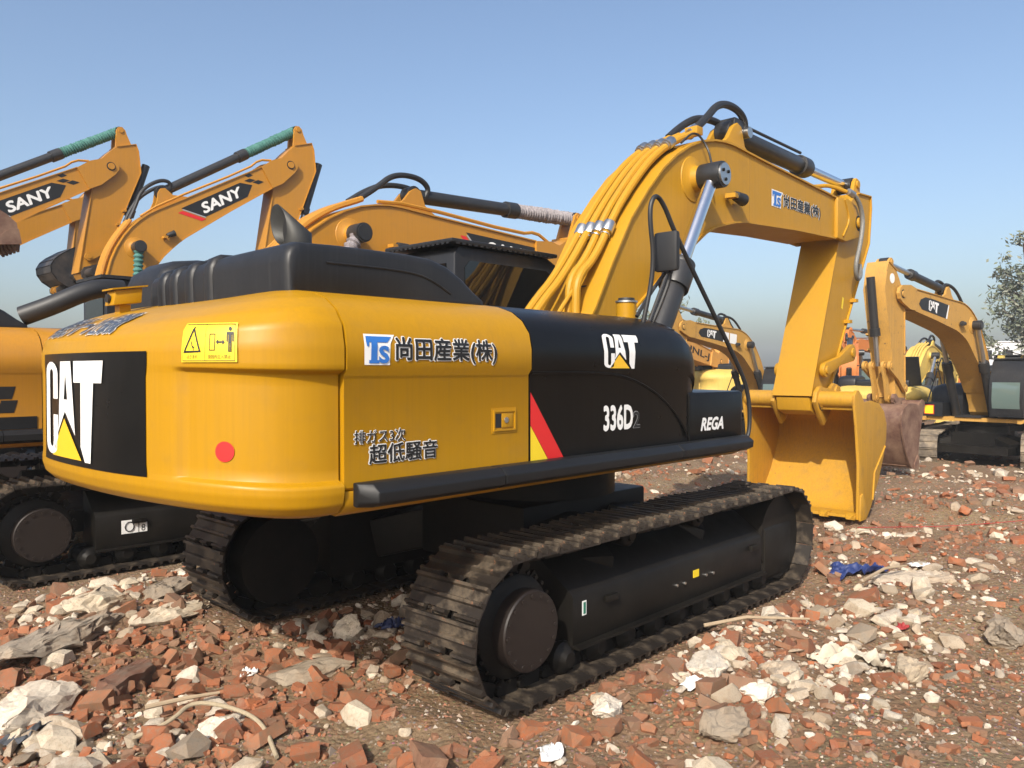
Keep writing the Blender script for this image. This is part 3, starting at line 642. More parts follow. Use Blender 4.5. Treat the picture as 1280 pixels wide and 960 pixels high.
    cab = MB().prism(cp, .33, 1.38).build('cab', C, E, bevel=.035 if hi else 0, sharp=45)
    MB().box(-.20, 1.30, .27, 1.43, 3.195, 3.235).build('cab_roof', C, cab, bevel=.015 if hi else 0)
    G = M['glass'] if S.get('darkglass', True) else M['clearglass']
    sp_ = [(.02, 2.10), (.0, 2.98), (.06, 3.05), (1.16, 3.05), (1.30, 2.98), (1.50, 2.50), (1.55, 2.05)]
    MB().prism(sp_, .316, .334).build('side_window', G, cab)
    MB().prism([(.02, 2.25), (.0, 2.98), (.06, 3.05), (.66, 3.05), (.70, 3.0), (.70, 2.25)], 1.376, 1.394).build('door_window', G, cab)
    MB().prism([(.76, 1.75), (.76, 3.05), (1.14, 3.05), (1.28, 2.98), (1.46, 2.50), (1.52, 2.0), (1.45, 1.75)], 1.376, 1.394).build('door_window', G, cab)
    MB().box(-.134, -.118, .46, 1.25, 2.3, 3.02).build('rear_window', G, cab)
    MB().loft([[(x, y, z) for x, z in [(1.372, 3.05), (1.617, 2.48), (1.67, 1.98), (1.62, 1.72), (1.60, 1.72), (1.60, 1.98), (1.56, 2.48), (1.34, 3.05)]] for y in (.42, 1.29)]).build('windscreen', G, cab)
    if hi:
        for i in range(14): MB().box(-.205, -.19, .32 + i * .078, .36 + i * .078, 3.183, 3.199).build('roof_lug', M['charcoal'], cab)
        for i in range(18): MB().box(-.15 + i * .078, -.11 + i * .078, .262, .28, 3.183, 3.199).build('roof_lug', M['charcoal'], cab)
    cab.scale = (1, .857, 1); cab.location = (.16, .317, .05)
    # undercarriage
    MB().lathe((.5, 0, .98), (0, 0, 1), [(0, .72), (.20, .72), (.22, .66), (.36, .66)], 32).build('swing_bearing', M['frame_black'], E)
    MB().box(-.35, 1.35, -.62, .62, .45, .98).obox((.1, -.5, .72), (-.35, -1.2, .52), .5, .35).obox((.9, -.5, .72), (1.35, -1.2, .52), .5, .35).obox((.1, .5, .72), (-.35, 1.2, .52), .5, .35).obox((.9, .5, .72), (1.35, 1.2, .52), .5, .35).build('carbody', M['frame_black'], E, bevel=.03 if hi else 0)
    if not hi: MB().box(-1.1, 2.0, -1.2, 1.2, .38, .60).build('cross_member', M['frame_black'], E)
    return dict(cw=cw, d1=d1, d2=d2, tb=tb, hd=hd, cab=cab)

def excavator(label, loc, rz, S, pose, hi=False, fine_track=False, scale=1., decalk=None, dside=-1):
    E = bpy.data.objects.new('excavator', None); COL.objects.link(E); E.location = loc; E.rotation_euler = (0, 0, R(rz)); E.scale = (scale,) * 3
    tag(E, label, 'excavator', S.get('group'))
    h = house(E, S, hi)
    if not hi:
        MB().tube(chaikin([(.45, -1.2, 2.4), (.42, -1.25, 3.2), (.52, -1.25, 3.35), (.66, -1.25, 3.28), (1.5, -1.3, 1.9)], 2), .02, 6).build('handrail', M['rubber'], E)
    uo = S.get('uc', (0, 0, 0, 0))
    for s in (-1, 1):
        for o in track(E, s, fine_track, S.get('track', 'track'), S.get('sticker')):
            if hi: o.location = (.04, .11, -.05) if s < 0 else (-.15, 0, 0)
            if uo[3]: o.rotation_euler = (0, 0, R(uo[3]))
    a = arm(E, S, pose, hi, dside if not hi else -1)
    if decalk: boom_decal(E, a, dside, decalk)
    return E, h, a

# ------------------------------------------------------------------ the main machine
M['bumper'] = flat('bumper_charcoal', (.009, .0095, .0105), .5, var=.3, scale=5, spec=.35)
M['pipe'] = flat('sooty_steel_pipe', (.055, .055, .052), .55, .6, .4, 6)
SM = dict(paint='yellow', hood='black', hood2='charcoal', cab='charcoal', arm='yellow_arm', bucket='yellow_bucket', bw=.83)
E, h, a = excavator('large black and yellow excavator in the foreground with silver boom cylinder rod', (.5, 0, 0), 0, SM, {}, hi=True, fine_track=True)
cw, d1, d2, tb = h['cw'], h['d1'], h['d2'], h['tb']
side = lambda x0, x1, z0, z1: (lambda o: (lambda u, v: (x0 + (x1 - x0) * u, ys(z0 + (z1 - z0) * v) - .003 - o, z0 + (z1 - z0) * v)))
cwm = lambda y0, y1, z0, z1: (lambda o: (lambda u, v: cw_z(cw_t(y0 + (y1 - y0) * u), z0 + (z1 - z0) * v, .004 + o)))
# tail badge
bd = decal('badge', grid_quad(24, 10), cwm(.60, -.80, 1.535, 2.165)(.001), M['black'], cw)
m = cwm(.53, -.41, 1.575, 2.12)
decal('lettering', CAT_WHITE, m(.006), M['white'], bd, cut=(16, 4)); decal('lettering', CAT_TRI, m(.006), M['logo_yellow'], bd, cut=(16, 4))
# warning sticker
ws = decal('warning_sticker', grid_quad(16, 6), cwm(-1.035, -1.295, 2.108, 2.295)(.004), M['lemon'], cw)
q = cwm(-1.035, -1.295, 2.108, 2.295)(.007)
def ring(o, i): n = len(o); return list(i) + list(o), [(k, (k + 1) % n, n + (k + 1) % n, n + k) for k in range(n)]
pic = join2(ring([(.05, .24), (.24, .92), (.40, .26)], [(.09, .29), (.24, .80), (.36, .30)]), ring([(.03, .03), (.97, .03), (.97, .97), (.03, .97)], [(.035, .045), (.965, .045), (.965, .955), (.035, .955)]),
            ring([(.55, .30), (.65, .30), (.65, .72), (.55, .72)], [(.56, .32), (.64, .32), (.64, .70), (.56, .70)]), polys([(.47, .04), (.475, .04), (.475, .96), (.47, .96)]),
            polys([(.70, .49), (.78, .49), (.78, .53), (.70, .53)], [(.665, .51), (.705, .44), (.705, .58)], [(.815, .51), (.775, .44), (.775, .58)]),
            polys([(.84, .76), (.95, .76), (.95, .52), (.93, .52), (.93, .70), (.92, .70), (.92, .26), (.90, .26), (.90, .48), (.89, .48), (.89, .26), (.87, .26), (.87, .70), (.86, .70), (.86, .52), (.84, .52)]),
            (lambda c: (c, [tuple(range(len(c)))]))(arc(.895, .84, .025, .055, 0, 330, 11)), polys([(.20, .52), (.22, .40), (.27, .36), (.27, .39), (.23, .43), (.21, .54)], [(.22, .41), (.255, .31), (.265, .32), (.235, .42)]))
decal('pictogram', pic, q, M['ink'], ws, cut=(12, 6))
decal('lettering', text2d('はさまれ')[:2], lambda u, v: q(.12 + .22 * u, .09 + .10 * v), M['ink'], ws)
decal('lettering', text2d('旋回内立入禁止')[:2], lambda u, v: q(.53 + .38 * u, .09 + .10 * v), M['ink'], ws)
dc = arc(0.5, .5, .5, .5, 0, 345, 23)
decal('red_dot', (dc, [tuple(range(24))]), cwm(-1.195, -1.28, 1.625, 1.725)(.001), M['red'], cw)
# text along the sloping tail top
tp = lambda o: (lambda u, v: cw_pt(cw_t(.74 - 1.16 * u), 10.25 + 1.85 * v, .008 + o))
outlined('lettering', '移動式クレーン仕様機', tp, cw, M['slate'] if 'slate' in M else M['ink'], M['white'], .016, .028, cut=(14, 8))
# rear view camera in its yellow housing
cb = MB().box(-2.95, -2.88, .575, .655, 2.38, 2.50).build('camera_post', M['yellow'], E)
MB().loft([[(-3.0, .54, 2.49), (-3.0, .70, 2.49), (-2.985, .69, 2.585), (-2.985, .55, 2.585)], [(-2.82, .545, 2.515), (-2.82, .695, 2.515), (-2.81, .685, 2.615), (-2.81, .555, 2.615)]]).build('camera_housing', M['yellow'], cb, bevel=.008)
MB().loft([[(-3.01, .53, 2.587), (-3.01, .71, 2.587), (-3.01, .71, 2.597), (-3.01, .53, 2.597)], [(-2.78, .54, 2.625), (-2.78, .70, 2.625), (-2.78, .70, 2.635), (-2.78, .54, 2.635)]]).build('camera_hood', M['yellow'], cb)
MB().cyl((-2.998, .62, 2.537), (-3.015, .62, 2.535), .028, 16).build('camera_lens', M['rubber'], cb)
# side door lettering
outlined('lettering', '尚田産業(株)', side(-2.335, -1.575, 2.105, 2.245), d1, M['ink'], M['white'], .026, .035, cut=(2, 10))
TS = join2(polys([(0, .8), (0, 1), (.98, 1), (.80, .78), (.42, .78), (.40, .12), (.48, .12), (.48, 0), (.10, 0), (.10, .12), (.17, .12), (.19, .78), (.12, .78), (.10, .62), (.03, .62)]))
SS = text2d('S', .04)[:2]; SS = ([(.46 + .40 * u, .0 + .66 * v) for u, v in SS[0]], SS[1])
def ts(par, mp):
    decal('logo', polys([(-.06, -.06), (.9, -.06), (.93, .72), (1.12, 1.08), (-.06, 1.08)]), mp(.001), M['white'], par, cut=(2, 8))
    decal('logo', TS, mp(.004), M['sky_blue'], par, cut=(2, 8)); decal('logo', SS, mp(.006), M['sky_blue'], par, cut=(2, 8))
ts(d1, side(-2.53, -2.36, 2.105, 2.245))
def slant(mp, k): return lambda o: (lambda u, v: mp(o)(u, v + k * u))
outlined('lettering', '排ガス3次', side(-2.588, -2.254, 1.69, 1.758), d1, M['ink'], M['white'], .008, .04)
outlined('lettering', '超低騒音', side(-2.493, -2.025, 1.582, 1.682), d1, M['ink'], M['white'], .02, .04)
# latch
lt = MB().box(-1.585, -1.370, -1.4885, -1.485, 1.685, 1.84).box(-1.565, -1.39, -1.496, -1.488, 1.815, 1.825).box(-1.565, -1.39, -1.496, -1.488, 1.70, 1.71).box(-1.575, -1.565, -1.496, -1.488, 1.70, 1.825).box(-1.39, -1.38, -1.496, -1.488, 1.70, 1.825).build('latch_plate', M['yellow'], d1)
MB().box(-1.558, -1.505, -1.4905, -1.4886, 1.72, 1.805).build('latch_recess', M['dark'], lt); MB().box(-1.505, -1.41, -1.4955, -1.4886, 1.72, 1.805).build('latch_paddle', M['yellow'], lt, bevel=.003)
MB().cyl((-1.47, -1.4955, 1.765), (-1.47, -1.501, 1.765), .018, 14).build('lock', M['steel'], lt)
# black panel: stripes, logo, model number
sd = side(-1.238, -.238, 1.47, 2.47)(0); pz = lambda x, z: (x + 1.238, z - 1.47)
decal('stripe', polys([pz(-1.238, 1.93), pz(-1.238, 1.72), pz(-1.06, 1.485), pz(-.905, 1.485)]), sd, M['red'], d2, cut=(2, 30))
decal('stripe', polys([pz(-1.238, 1.716), pz(-1.238, 1.485), pz(-1.064, 1.485)]), sd, M['lemon'], d2, cut=(2, 30))
m = side(-.50, -.06, 2.085, 2.325); decal('lettering', CAT_WHITE, m(.002), M['white'], d2, cut=(2, 12)); decal('lettering', CAT_TRI, m(.002), M['logo_yellow'], d2, cut=(2, 12))
m_ = side(-.465, -.115, 1.645, 1.812); bold('lettering', '336D', lambda o: m_(.001 + o), M['white'], d2, .035)
m = side(-.105, -.02, 1.645, 1.765)
decal('lettering', text2d('2', .03, 0, .01)[:2], m(.001), M['grey'], d2); decal('lettering', text2d('2', .012)[:2], m(.003), M['ink'], d2)
bold('lettering', 'REGA', lambda o: (lambda u, v: (.87 + .37 * u, -1.489 - o, 1.57 + .10 * v)), M['white'], tb, .04, .3)
MB().tube([(x, ys(z) - .001, z) for x, z in [(v.x, v.y) for v in chaikin([(-1.236, 2.055), (-.55, 2.055), (-.15, 2.02), (.25, 1.88), (.52, 1.70), (.66, 1.54)], 3)]], .011, 6).build('panel_crease', M['black'], d2)
MB().tube(chaikin([(-2.50, -1.117, 2.66), (-1.90, -1.117, 2.665), (-1.72, -1.117, 2.62), (-1.58, -1.117, 2.55)], 3), .007, 6).build('hood_crease', M['charcoal'], h['hd'])
# mirror, handrail, filler neck
hr = MB().tube(chaikin([(.30, -1.30, 2.44), (.36, -1.37, 2.90), (.27, -1.37, 3.30), (.33, -1.38, 3.45), (.46, -1.38, 3.40), (.62, -1.40, 3.15), (1.55, -1.45, 2.15), (1.76, -1.46, 1.88), (1.80, -1.46, 1.55), (1.72, -1.45, 1.40), (1.55, -1.42, 1.38)], 3), .019, 10).build('handrail', M['rubber'], E)
mr = MB().box(.50, .56, -1.48, -1.26, 2.86, 3.18).build('mirror', M['rubber'], E, bevel=.035)
MB().tube(chaikin([(.565, -1.36, 3.02), (.62, -1.36, 2.85), (.55, -1.30, 2.60), (.50, -1.25, 2.44)], 2), .018, 8).build('mirror_arm', M['rubber'], mr)
MB().tube(chaikin([(.36, -1.2, 2.50), (.55, -1.2, 2.70), (.66, -1.3, 2.90)], 2), .016, 8).build('mirror_arm', M['rubber'], mr)
fc = MB().cyl((.60, -.93, 2.49), (.60, -.93, 2.64), .085, 24).build('filler_neck', M['yellow'], E)
MB().cyl((.60, -.93, 2.64), (.60, -.93, 2.655), .095, 24).build('filler_ring', M['steel'], fc); MB().cyl((.60, -.93, 2.655), (.60, -.93, 2.68), .07, 20).build('filler_cap', M['rubber'], fc, bevel=.008)
# boom and stick lettering
bm_ = a['boom']
bsd = lambda x0, x1, z0, z1, z2, z3: (lambda o: (lambda u, v: (x0 + (x1 - x0) * u, -.3385 - o, (z0 + (z1 - z0) * v) * (1 - u) + (z2 + (z3 - z2) * v) * u)))
outlined('lettering', '尚田産業(株)', bsd(4.93, 6.10, 4.155, 4.335, 4.165, 4.345), bm_, M['ink'], M['white'], .028, .03)
ts(bm_, bsd(4.60, 4.88, 4.15, 4.335, 4.15, 4.335))
MB().box(3.995, 4.003, -.3365, -.335, 3.86, 4.65).box(6.13, 6.137, -.3365, -.335, 3.96, 4.57).build('weld_seam', M['dark_weld'], bm_)
sk = a['stick']
MB().add([(7.62, -.2635, 4.55), (7.86, -.2635, 4.50), (7.90, -.2635, 4.16), (7.70, -.2635, 4.22)], [(0, 1, 2, 3)]).build('sticker', M['white'], sk, recalc=False)
MB().add([(7.645, -.265, 4.52), (7.79, -.265, 4.49), (7.82, -.265, 4.21), (7.71, -.265, 4.24)], [(0, 1, 2, 3)]).build('sticker', M['green'], sk, recalc=False)
MB().tube(chaikin([(7.02, -.40, 4.68), (7.22, -.45, 4.62), (7.42, -.46, 4.35), (7.30, -.46, 3.95), (7.12, -.45, 3.62), (7.28, -.42, 3.40), (7.62, -.36, 3.52), (7.78, -.28, 3.70)], 3), .032, 10).build('braided_hose', M['braid'], sk)
MB().cyl((7.0, -.39, 4.70), (7.12, -.42, 4.66), .05, 12).build('hose_fitting', M['steel'], sk)
MB().tube(chaikin([(7.80, -.12, 3.70), (7.72, -.2, 3.35), (7.42, -.22, 2.86), (7.28, -.2, 2.60)], 2), .022, 8).build('rubber_hose', M['rubber'], sk)
MB().add([(7.13, -.264, 3.17), (7.19, -.264, 3.15), (7.14, -.264, 2.98), (7.08, -.264, 3.0)], [(0, 1, 2, 3)]).build('sticker', M['lemon'], sk, recalc=False)
# ------------------------------------------------------------------ ground
def vnoise(x, y, seed):
    r = np.random.default_rng(seed).random((64, 64)); xi = np.floor(x).astype(int); yi = np.floor(y).astype(int); fx = x - xi; fy = y - yi
    fx = fx * fx * (3 - 2 * fx); fy = fy * fy * (3 - 2 * fy); g = lambda a, b: r[a % 64, b % 64]
    return (g(xi, yi) * (1 - fx) + g(xi + 1, yi) * fx) * (1 - fy) + (g(xi, yi + 1) * (1 - fx) + g(xi + 1, yi + 1) * fx) * fy - .5
def sstep(a, b, x): t = np.clip((x - a) / (b - a), 0, 1); return t * t * (3 - 2 * t)
def ground_h(x, y):
    x = np.asarray(x, float); y = np.asarray(y, float)
    n = .18 * vnoise(x / 1.7, y / 1.7, 1) + .13 * vnoise(x / .6, y / .6, 2) + .05 * vnoise(x / .23, y / .23, 3) + .025 * vnoise(x / .1, y / .1, 4)
    near = np.exp(-((x - 1) ** 2 + (y + 1) ** 2) / 900)
    h = n * (.35 + .65 * near) - .30 * sstep(8, 15, x) - .1 * sstep(16, 24, x)
    # pressed flat under the tracks, shovelled up beside them
    for yc in (-1.27, 1.38, 3.62, 6.38):
        x0, x1 = (-1.6, 2.7) if abs(yc) < 2 else (-2.9, 1.3)
        d = np.maximum(np.maximum(np.abs(y - yc) - .36, 0), np.maximum(np.maximum(x0 - x, x - x1), 0)); k = 1 - sstep(0, .35, d)
        h = h * (1 - k) + (-.07 if yc < 0 else -.02) * k
    h += .10 * np.exp(-(((x + 2.7) / 1.0) ** 2 + ((y - 2.0) / .9) ** 2)) + .07 * np.exp(-(((x + 1.2) / .6) ** 2 + ((y + .1) / .5) ** 2)) + .05 * np.exp(-(((x + .4) / .8) ** 2 + ((y + 2.5) / .5) ** 2))
    return h
def axis(lo, hi, step, far):
    a = np.arange(lo, hi + 1e-6, step); g = step * 1.28 ** np.arange(1, 60); g = np.cumsum(g); g = g[g < far]
    return np.concatenate([(lo - g)[::-1], a, hi + g])
gx = axis(-5.2, 13, .075, 370); gy = axis(-5.5, 8.5, .075, 370)
X, Yg = np.meshgrid(gx, gy, indexing='ij'); Z = ground_h(X, Yg)
me = bpy.data.meshes.new('ground'); nx, ny = X.shape
me.vertices.add(nx * ny); me.vertices.foreach_set('co', np.stack([X, Yg, Z], -1).ravel())
idx = np.arange(nx * ny).reshape(nx, ny); q4 = np.stack([idx[:-1, :-1], idx[1:, :-1], idx[1:, 1:], idx[:-1, 1:]], -1).reshape(-1, 4)
me.loops.add(q4.size); me.loops.foreach_set('vertex_index', q4.ravel()); me.polygons.add(len(q4)); me.polygons.foreach_set('loop_start', np.arange(0, q4.size, 4))
me.update(); me.polygons.foreach_set('use_smooth', [True] * len(q4))
t = NT('rubble_strewn_earth')
n1 = t.noise(.9, 6, .65); n2 = t.noise(4.5, 8, .7); n3 = t.noise(22, 8, .75); n4 = t.noise(.25, 4, .6)
b = t.mix(t.ramp(n1, (.35, 0), (.65, 1)), (.185, .128, .072), (.25, .18, .11))
b = t.mix(t.math('MULTIPLY', t.ramp(n2, (.52, 0), (.66, 1)), .5), b, (.27, .115, .06))
b = t.mix(t.math('MULTIPLY', t.ramp(t.noise(7, 8, .75, vec=t.n('ShaderNodeVectorMath', operation='ADD', i0=t.co, i1=(7., 3., 0.)).outputs[0]), (.57, 0), (.66, 1)), .8), b, (.30, .25, .185))
b = t.mix(t.math('MULTIPLY', t.ramp(n3, (.50, 0), (.62, 1)), .6), b, (.075, .05, .032))
b = t.mix(t.math('MULTIPLY', t.ramp(n4, (.45, 0), (.6, 1)), .4), b, (.20, .105, .06))
vo = t.n('ShaderNodeTexVoronoi'); vo.inputs['Scale'].default_value = 26; t.set(vo.inputs['Vector'], t.co)
b = t.mix(t.math('MULTIPLY', t.ramp(vo.outputs['Distance'], (.10, 1), (.32, 0)), .45), b, t.mix(.6, vo.outputs['Color'], (.30, .20, .15)))
t.bump(t.math('ADD', t.math('MULTIPLY', n3, .5), t.math('ADD', n2, t.math('MULTIPLY', vo.outputs['Distance'], -.5))), .8, .05)
me.materials.append(t.P(base=b, rough=.92, spec=.2))
tag(link('ground', me), kind='structure')

# ------------------------------------------------------------------ rubble
def hull(pts):
    bm = bmesh.new(); vs = [bm.verts.new(p) for p in pts]; r = bmesh.ops.convex_hull(bm, input=vs)
    bmesh.ops.delete(bm, geom=list({g for g in r['geom_interior'] + r['geom_unused'] if isinstance(g, bmesh.types.BMVert)}), context='VERTS')
    bmesh.ops.triangulate(bm, faces=bm.faces); bm.verts.index_update(); bmesh.ops.recalc_face_normals(bm, faces=bm.faces)
    out = ([tuple(v.co) for v in bm.verts], [tuple(v.index for v in f.verts) for f in bm.faces]); bm.free(); return out
def brick_shape(k):
    """a brick with knocked-off corners, most of them snapped across"""
    r = random.Random(k); hx, hy, hz = .5 * r.uniform(.55, 1.), .28 * r.uniform(.7, 1.), .15 * r.uniform(.8, 1.1); pts = []
    bm = bmesh.new(); bmesh.ops.create_cube(bm, size=2); bmesh.ops.scale(bm, vec=(hx, hy, hz), verts=bm.verts)
    cuts = [((r.uniform(.5, 1.) * hx * r.choice((-1, 1)), 0, 0), (r.uniform(-.5, .5), r.uniform(-.5, .5)))] if r.random() < .8 else []
    def cutp(co, no):
        g = bmesh.ops.bisect_plane(bm, geom=bm.verts[:] + bm.edges[:] + bm.faces[:], plane_co=co, plane_no=no, clear_outer=True); 
        e = [x for x in g['geom_cut'] if isinstance(x, bmesh.types.BMEdge)]
        if e: bmesh.ops.contextual_create(bm, geom=e)
    for co, (a, b) in cuts: cutp(co, Vector((math.copysign(1, co[0]), a, b)).normalized())
    for _ in range(r.randint(3, 6)):
        d = Vector((r.choice((-1, 1)) * r.uniform(.4, 1), r.choice((-1, 1)) * r.uniform(.4, 1), r.choice((-1, 1)) * r.uniform(.4, 1))).normalized()
        m = max(v.co.dot(d) for v in bm.verts); cutp(d * (m - r.uniform(.02, .13)), d)
    out = hull([tuple(v.co + Vector((r.gauss(0, .006), r.gauss(0, .006), r.gauss(0, .006)))) for v in bm.verts]); bm.free(); return out
def chunk_shape(k):
    r = random.Random(900 + k); pts = []; fl = r.uniform(.35, .8); el = r.uniform(.55, .95)
    for i in range(22):
        a = r.uniform(0, 6.283); z = r.uniform(-1, 1); q = math.sqrt(1 - z * z); s = r.uniform(.38, .5)
        pts.append((max(-.44, min(.42, s * q * math.cos(a))), s * q * math.sin(a) * el, max(-.3, min(.34, s * z)) * fl))
    return hull(pts)
t = NT('broken_brick')
oi = t.n('ShaderNodeObjectInfo').outputs['Random']; gi = t.n('ShaderNodeNewGeometry').outputs['Random Per Island']
rv = t.math('FRACT', t.math('ADD', oi, gi))
b = t.ramp(rv, (0, (.36, .105, .042)), (.25, (.45, .150, .060)), (.5, (.27, .085, .042)), (.7, (.42, .175, .085)), (.85, (.22, .115, .072)), (1, (.36, .22, .14)))
b = t.mix(t.math('MULTIPLY', t.ramp(t.noise(9, 6, .7), (.5, 0), (.68, 1)), .7), b, (.33, .25, .18)); b = t.mix(t.math('MULTIPLY', t.noise(30, 6, .7), .55), b, (.18, .09, .055)); b = t.mix(t.math('MULTIPLY', t.ramp(t.noise(2.3, 6, .7), (.38, 0), (.66, 1)), .7), b, (.155, .105, .065))
t.bump(t.noise(55, 6, .75), .6, .012); M['brick'] = t.P(base=b, rough=.9, spec=.25)
t = NT('broken_concrete')
oi = t.n('ShaderNodeObjectInfo').outputs['Random']; gi = t.n('ShaderNodeNewGeometry').outputs['Random Per Island']
rv = t.math('FRACT', t.math('ADD', oi, gi))
b = t.ramp(rv, (0, (.50, .42, .31)), (.3, (.62, .54, .42)), (.5, (.34, .26, .18)), (.72, (.72, .65, .54)), (.9, (.25, .205, .155)), (1, (.44, .36, .26)))
b = t.mix(t.math('MULTIPLY', t.ramp(t.noise(4, 8, .7), (.45, 0), (.7, 1)), .6), b, (.30, .20, .12)); b = t.mix(t.math('MULTIPLY', t.ramp(t.noise(26, 7, .75), (.5, 0), (.7, 1)), .5), b, (.14, .12, .10))
t.bump(t.noise(38, 8, .8), .7, .015); M['concrete'] = t.P(base=b, rough=.92, spec=.2)
t = NT('grimy_brickwork'); bb = t.mix(t.ramp(t.noise(6, 8, .7), (.4, 0), (.65, 1)), (.20, .085, .05), (.17, .135, .10)); t.bump(t.noise(40, 8, .8), .7, .015); M['oldbrick'] = t.P(base=t.mix(t.math('MULTIPLY', t.noise(20, 6), .5), bb, (.08, .06, .045)), rough=.95)
NB, NC = 16, 16
BS = [brick_shape(i) for i in range(NB)]; CS = [chunk_shape(i) for i in range(NC)]
def shared(vf, name, mat):
    m = bpy.data.meshes.new(name); m.from_pydata(vf[0], [], vf[1]); m.polygons.foreach_set('use_smooth', [False] * len(m.polygons)); m.materials.append(M[mat]); return m
BM = [shared(v, 'brick_fragment', 'brick') for v in BS]; CM = [shared(v, 'concrete_chunk', 'concrete') for v in CS]
yaw = R(43.2); cf = np.array([math.cos(yaw), math.sin(yaw)]); cr = np.array([math.sin(yaw), -math.cos(yaw)]); cpos = np.array([-5.0, -4.86])
NP = 34000
u = rng.random(NP); dep = 3.4 * (34 / 3.4) ** (u ** 1.15); lat = (rng.random(NP) * 1.5 - .75) * dep
pos = cpos + dep[:, None] * cf + lat[:, None] * cr
typ = rng.random(NP) < .60                                   # brick or concrete
patch = vnoise(pos[:, 0] / 1.1, pos[:, 1] / 1.1, 21); typ = rng.random(NP) < np.clip(.66 - 1.1 * patch, .25, .94)
dens = np.clip(.66 + 1.4 * vnoise(pos[:, 0] / 1.9, pos[:, 1] / 1.9, 23), .12, 1)
low_right = sstep(-2.75, -3.3, pos[:, 1]) * (pos[:, 0] > -2); typ = typ | (rng.random(NP) < .55 * low_right)
# bare earth in front of the near track and along the lower right
bare = np.exp(-(((pos[:, 0] + .2) / 1.4) ** 2 + ((pos[:, 1] + 4.0) / .7) ** 2)) + .75 * np.exp(-(((pos[:, 0] + 2.2) / .55) ** 2 + ((pos[:, 1] + 1.0) / .5) ** 2)) + .8 * np.exp(-(((pos[:, 0] - 6) / 3) ** 2 + ((pos[:, 1] + 4.5) / 1.2) ** 2))
keep = rng.random(NP) < dens * np.clip(1 - .8 * bare, .1, 1)
size = np.exp(rng.normal(math.log(.048), .74, NP)); size = np.clip(size, .02, .30); size = np.where(typ, np.minimum(size, .24), size * 1.05)
size *= 1 - .38 * low_right
size *= np.where(dep > 9, np.minimum(1.5, dep / 9), 1)
for yc in (-1.30, 1.38, 3.62):                               # nothing buried in the tracks
    x0, x1 = (-1.95, 2.9) if abs(yc) < 2 else (-3.3, 1.6)
    keep &= ~((np.abs(pos[:, 1] - yc) < .38 + size * .35) & (pos[:, 0] > x0 - size * .3) & (pos[:, 0] < x1))
keep &= ~((np.abs(pos[:, 1]) < 1.0) & (pos[:, 0] > 5.9) & (pos[:, 0] < 7.6) & (size > .05))
pos, dep, size, typ = pos[keep], dep[keep], size[keep], typ[keep]
gz = ground_h(pos[:, 0], pos[:, 1])
yawr = rng.random(len(pos)) * 6.283; tx = rng.normal(0, .33, len(pos)); ty = rng.normal(0, .33, len(pos)); var = rng.integers(0, 16, len(pos))
sx = rng.uniform(.8, 1.25, len(pos)); sz = rng.uniform(.8, 1.3, len(pos))
app = size / dep
def mats(i):
    return Matrix.Translation((pos[i, 0], pos[i, 1], gz[i] + size[i] * (.03 + .06 * sz[i]))) @ Matrix.Rotation(yawr[i], 4, 'Z') @ Matrix.Rotation(tx[i], 4, 'X') @ Matrix.Rotation(ty[i], 4, 'Y') @ Matrix.Diagonal((size[i] * sx[i], size[i], size[i] * sz[i], 1))
LM = [(-3.05, 1.5, 'the long flat slab at left'), (-2.62, 1.98, 'the rounded cream boulder'), (-3.42, .66, 'the rough white boulder'), (-2.9, .62, 'the dark mortared block'), (-2.8, -.42, 'the roped concrete lump'), (-1.98, -.1, 'the cracked half shaded slab'),
      (-1.36, .3, 'the grey lump between the tracks'), (-2.26, -1.64, 'the big bottom centre brick'), (-.16, -2.14, 'the broad white lump'), (-.4, -2.6, 'the round cream lump'), (-.92, -2.7, 'the pointed white slab piece'), (.12, -2.52, 'the right end of the pale heap'),
      (-1.17, -2.03, 'the grey piece before the hub cover'), (.84, -3.14, 'the grey lump right of the sack'), (.8, -2.7, 'the crumpled cream sack'), (.02, -3.44, 'the smooth pale stone'), (3.3, -2.42, 'the long slab by the tarp'), (2.14, -3.42, 'the hollow white block'), (-1.95, 2.15, 'the mossy slab'),
      (-2.22, 1.55, 'the broad cream slab'), (3.25, -1.9, 'the blue tarp'), (1.93, -2.75, 'the red plastic scrap'), (1.0, -1.95, 'the dry branch'), (-2.1, .3, 'the white plastic strip'), (-1.75, -2.08, 'the white paper scrap'), (-3.0, -.25, 'the left end of the rope'), (-2.7, -.9, 'the right end of the rope'), (-1.9, -3.1, 'the bottom picture edge'), (5.5, -2.5, 'the red cord'), (6.5, -1.2, 'the big yellow bucket'), (-2.6, 2.9, 'the neighbouring track')]
ORD = ['largest', 'second largest', 'third largest', 'fourth largest', 'fifth largest', 'sixth largest', 'seventh largest', 'eighth largest', 'ninth largest', 'tenth largest']
cnt = {}
def rank_label(i, is_b):
    k = min(LM, key=lambda l: (l[0] - pos[i, 0]) ** 2 + (l[1] - pos[i, 1]) ** 2)[2]; n = cnt[(k, is_b)] = cnt.get((k, is_b), -1) + 1
    if n >= len(ORD): return 'one of several small loose %s near %s' % ('red brick pieces' if is_b else 'pale concrete pieces', k)
    return '%s loose %s near %s' % (ORD[n], 'broken red brick piece' if is_b else 'pale concrete piece', k)
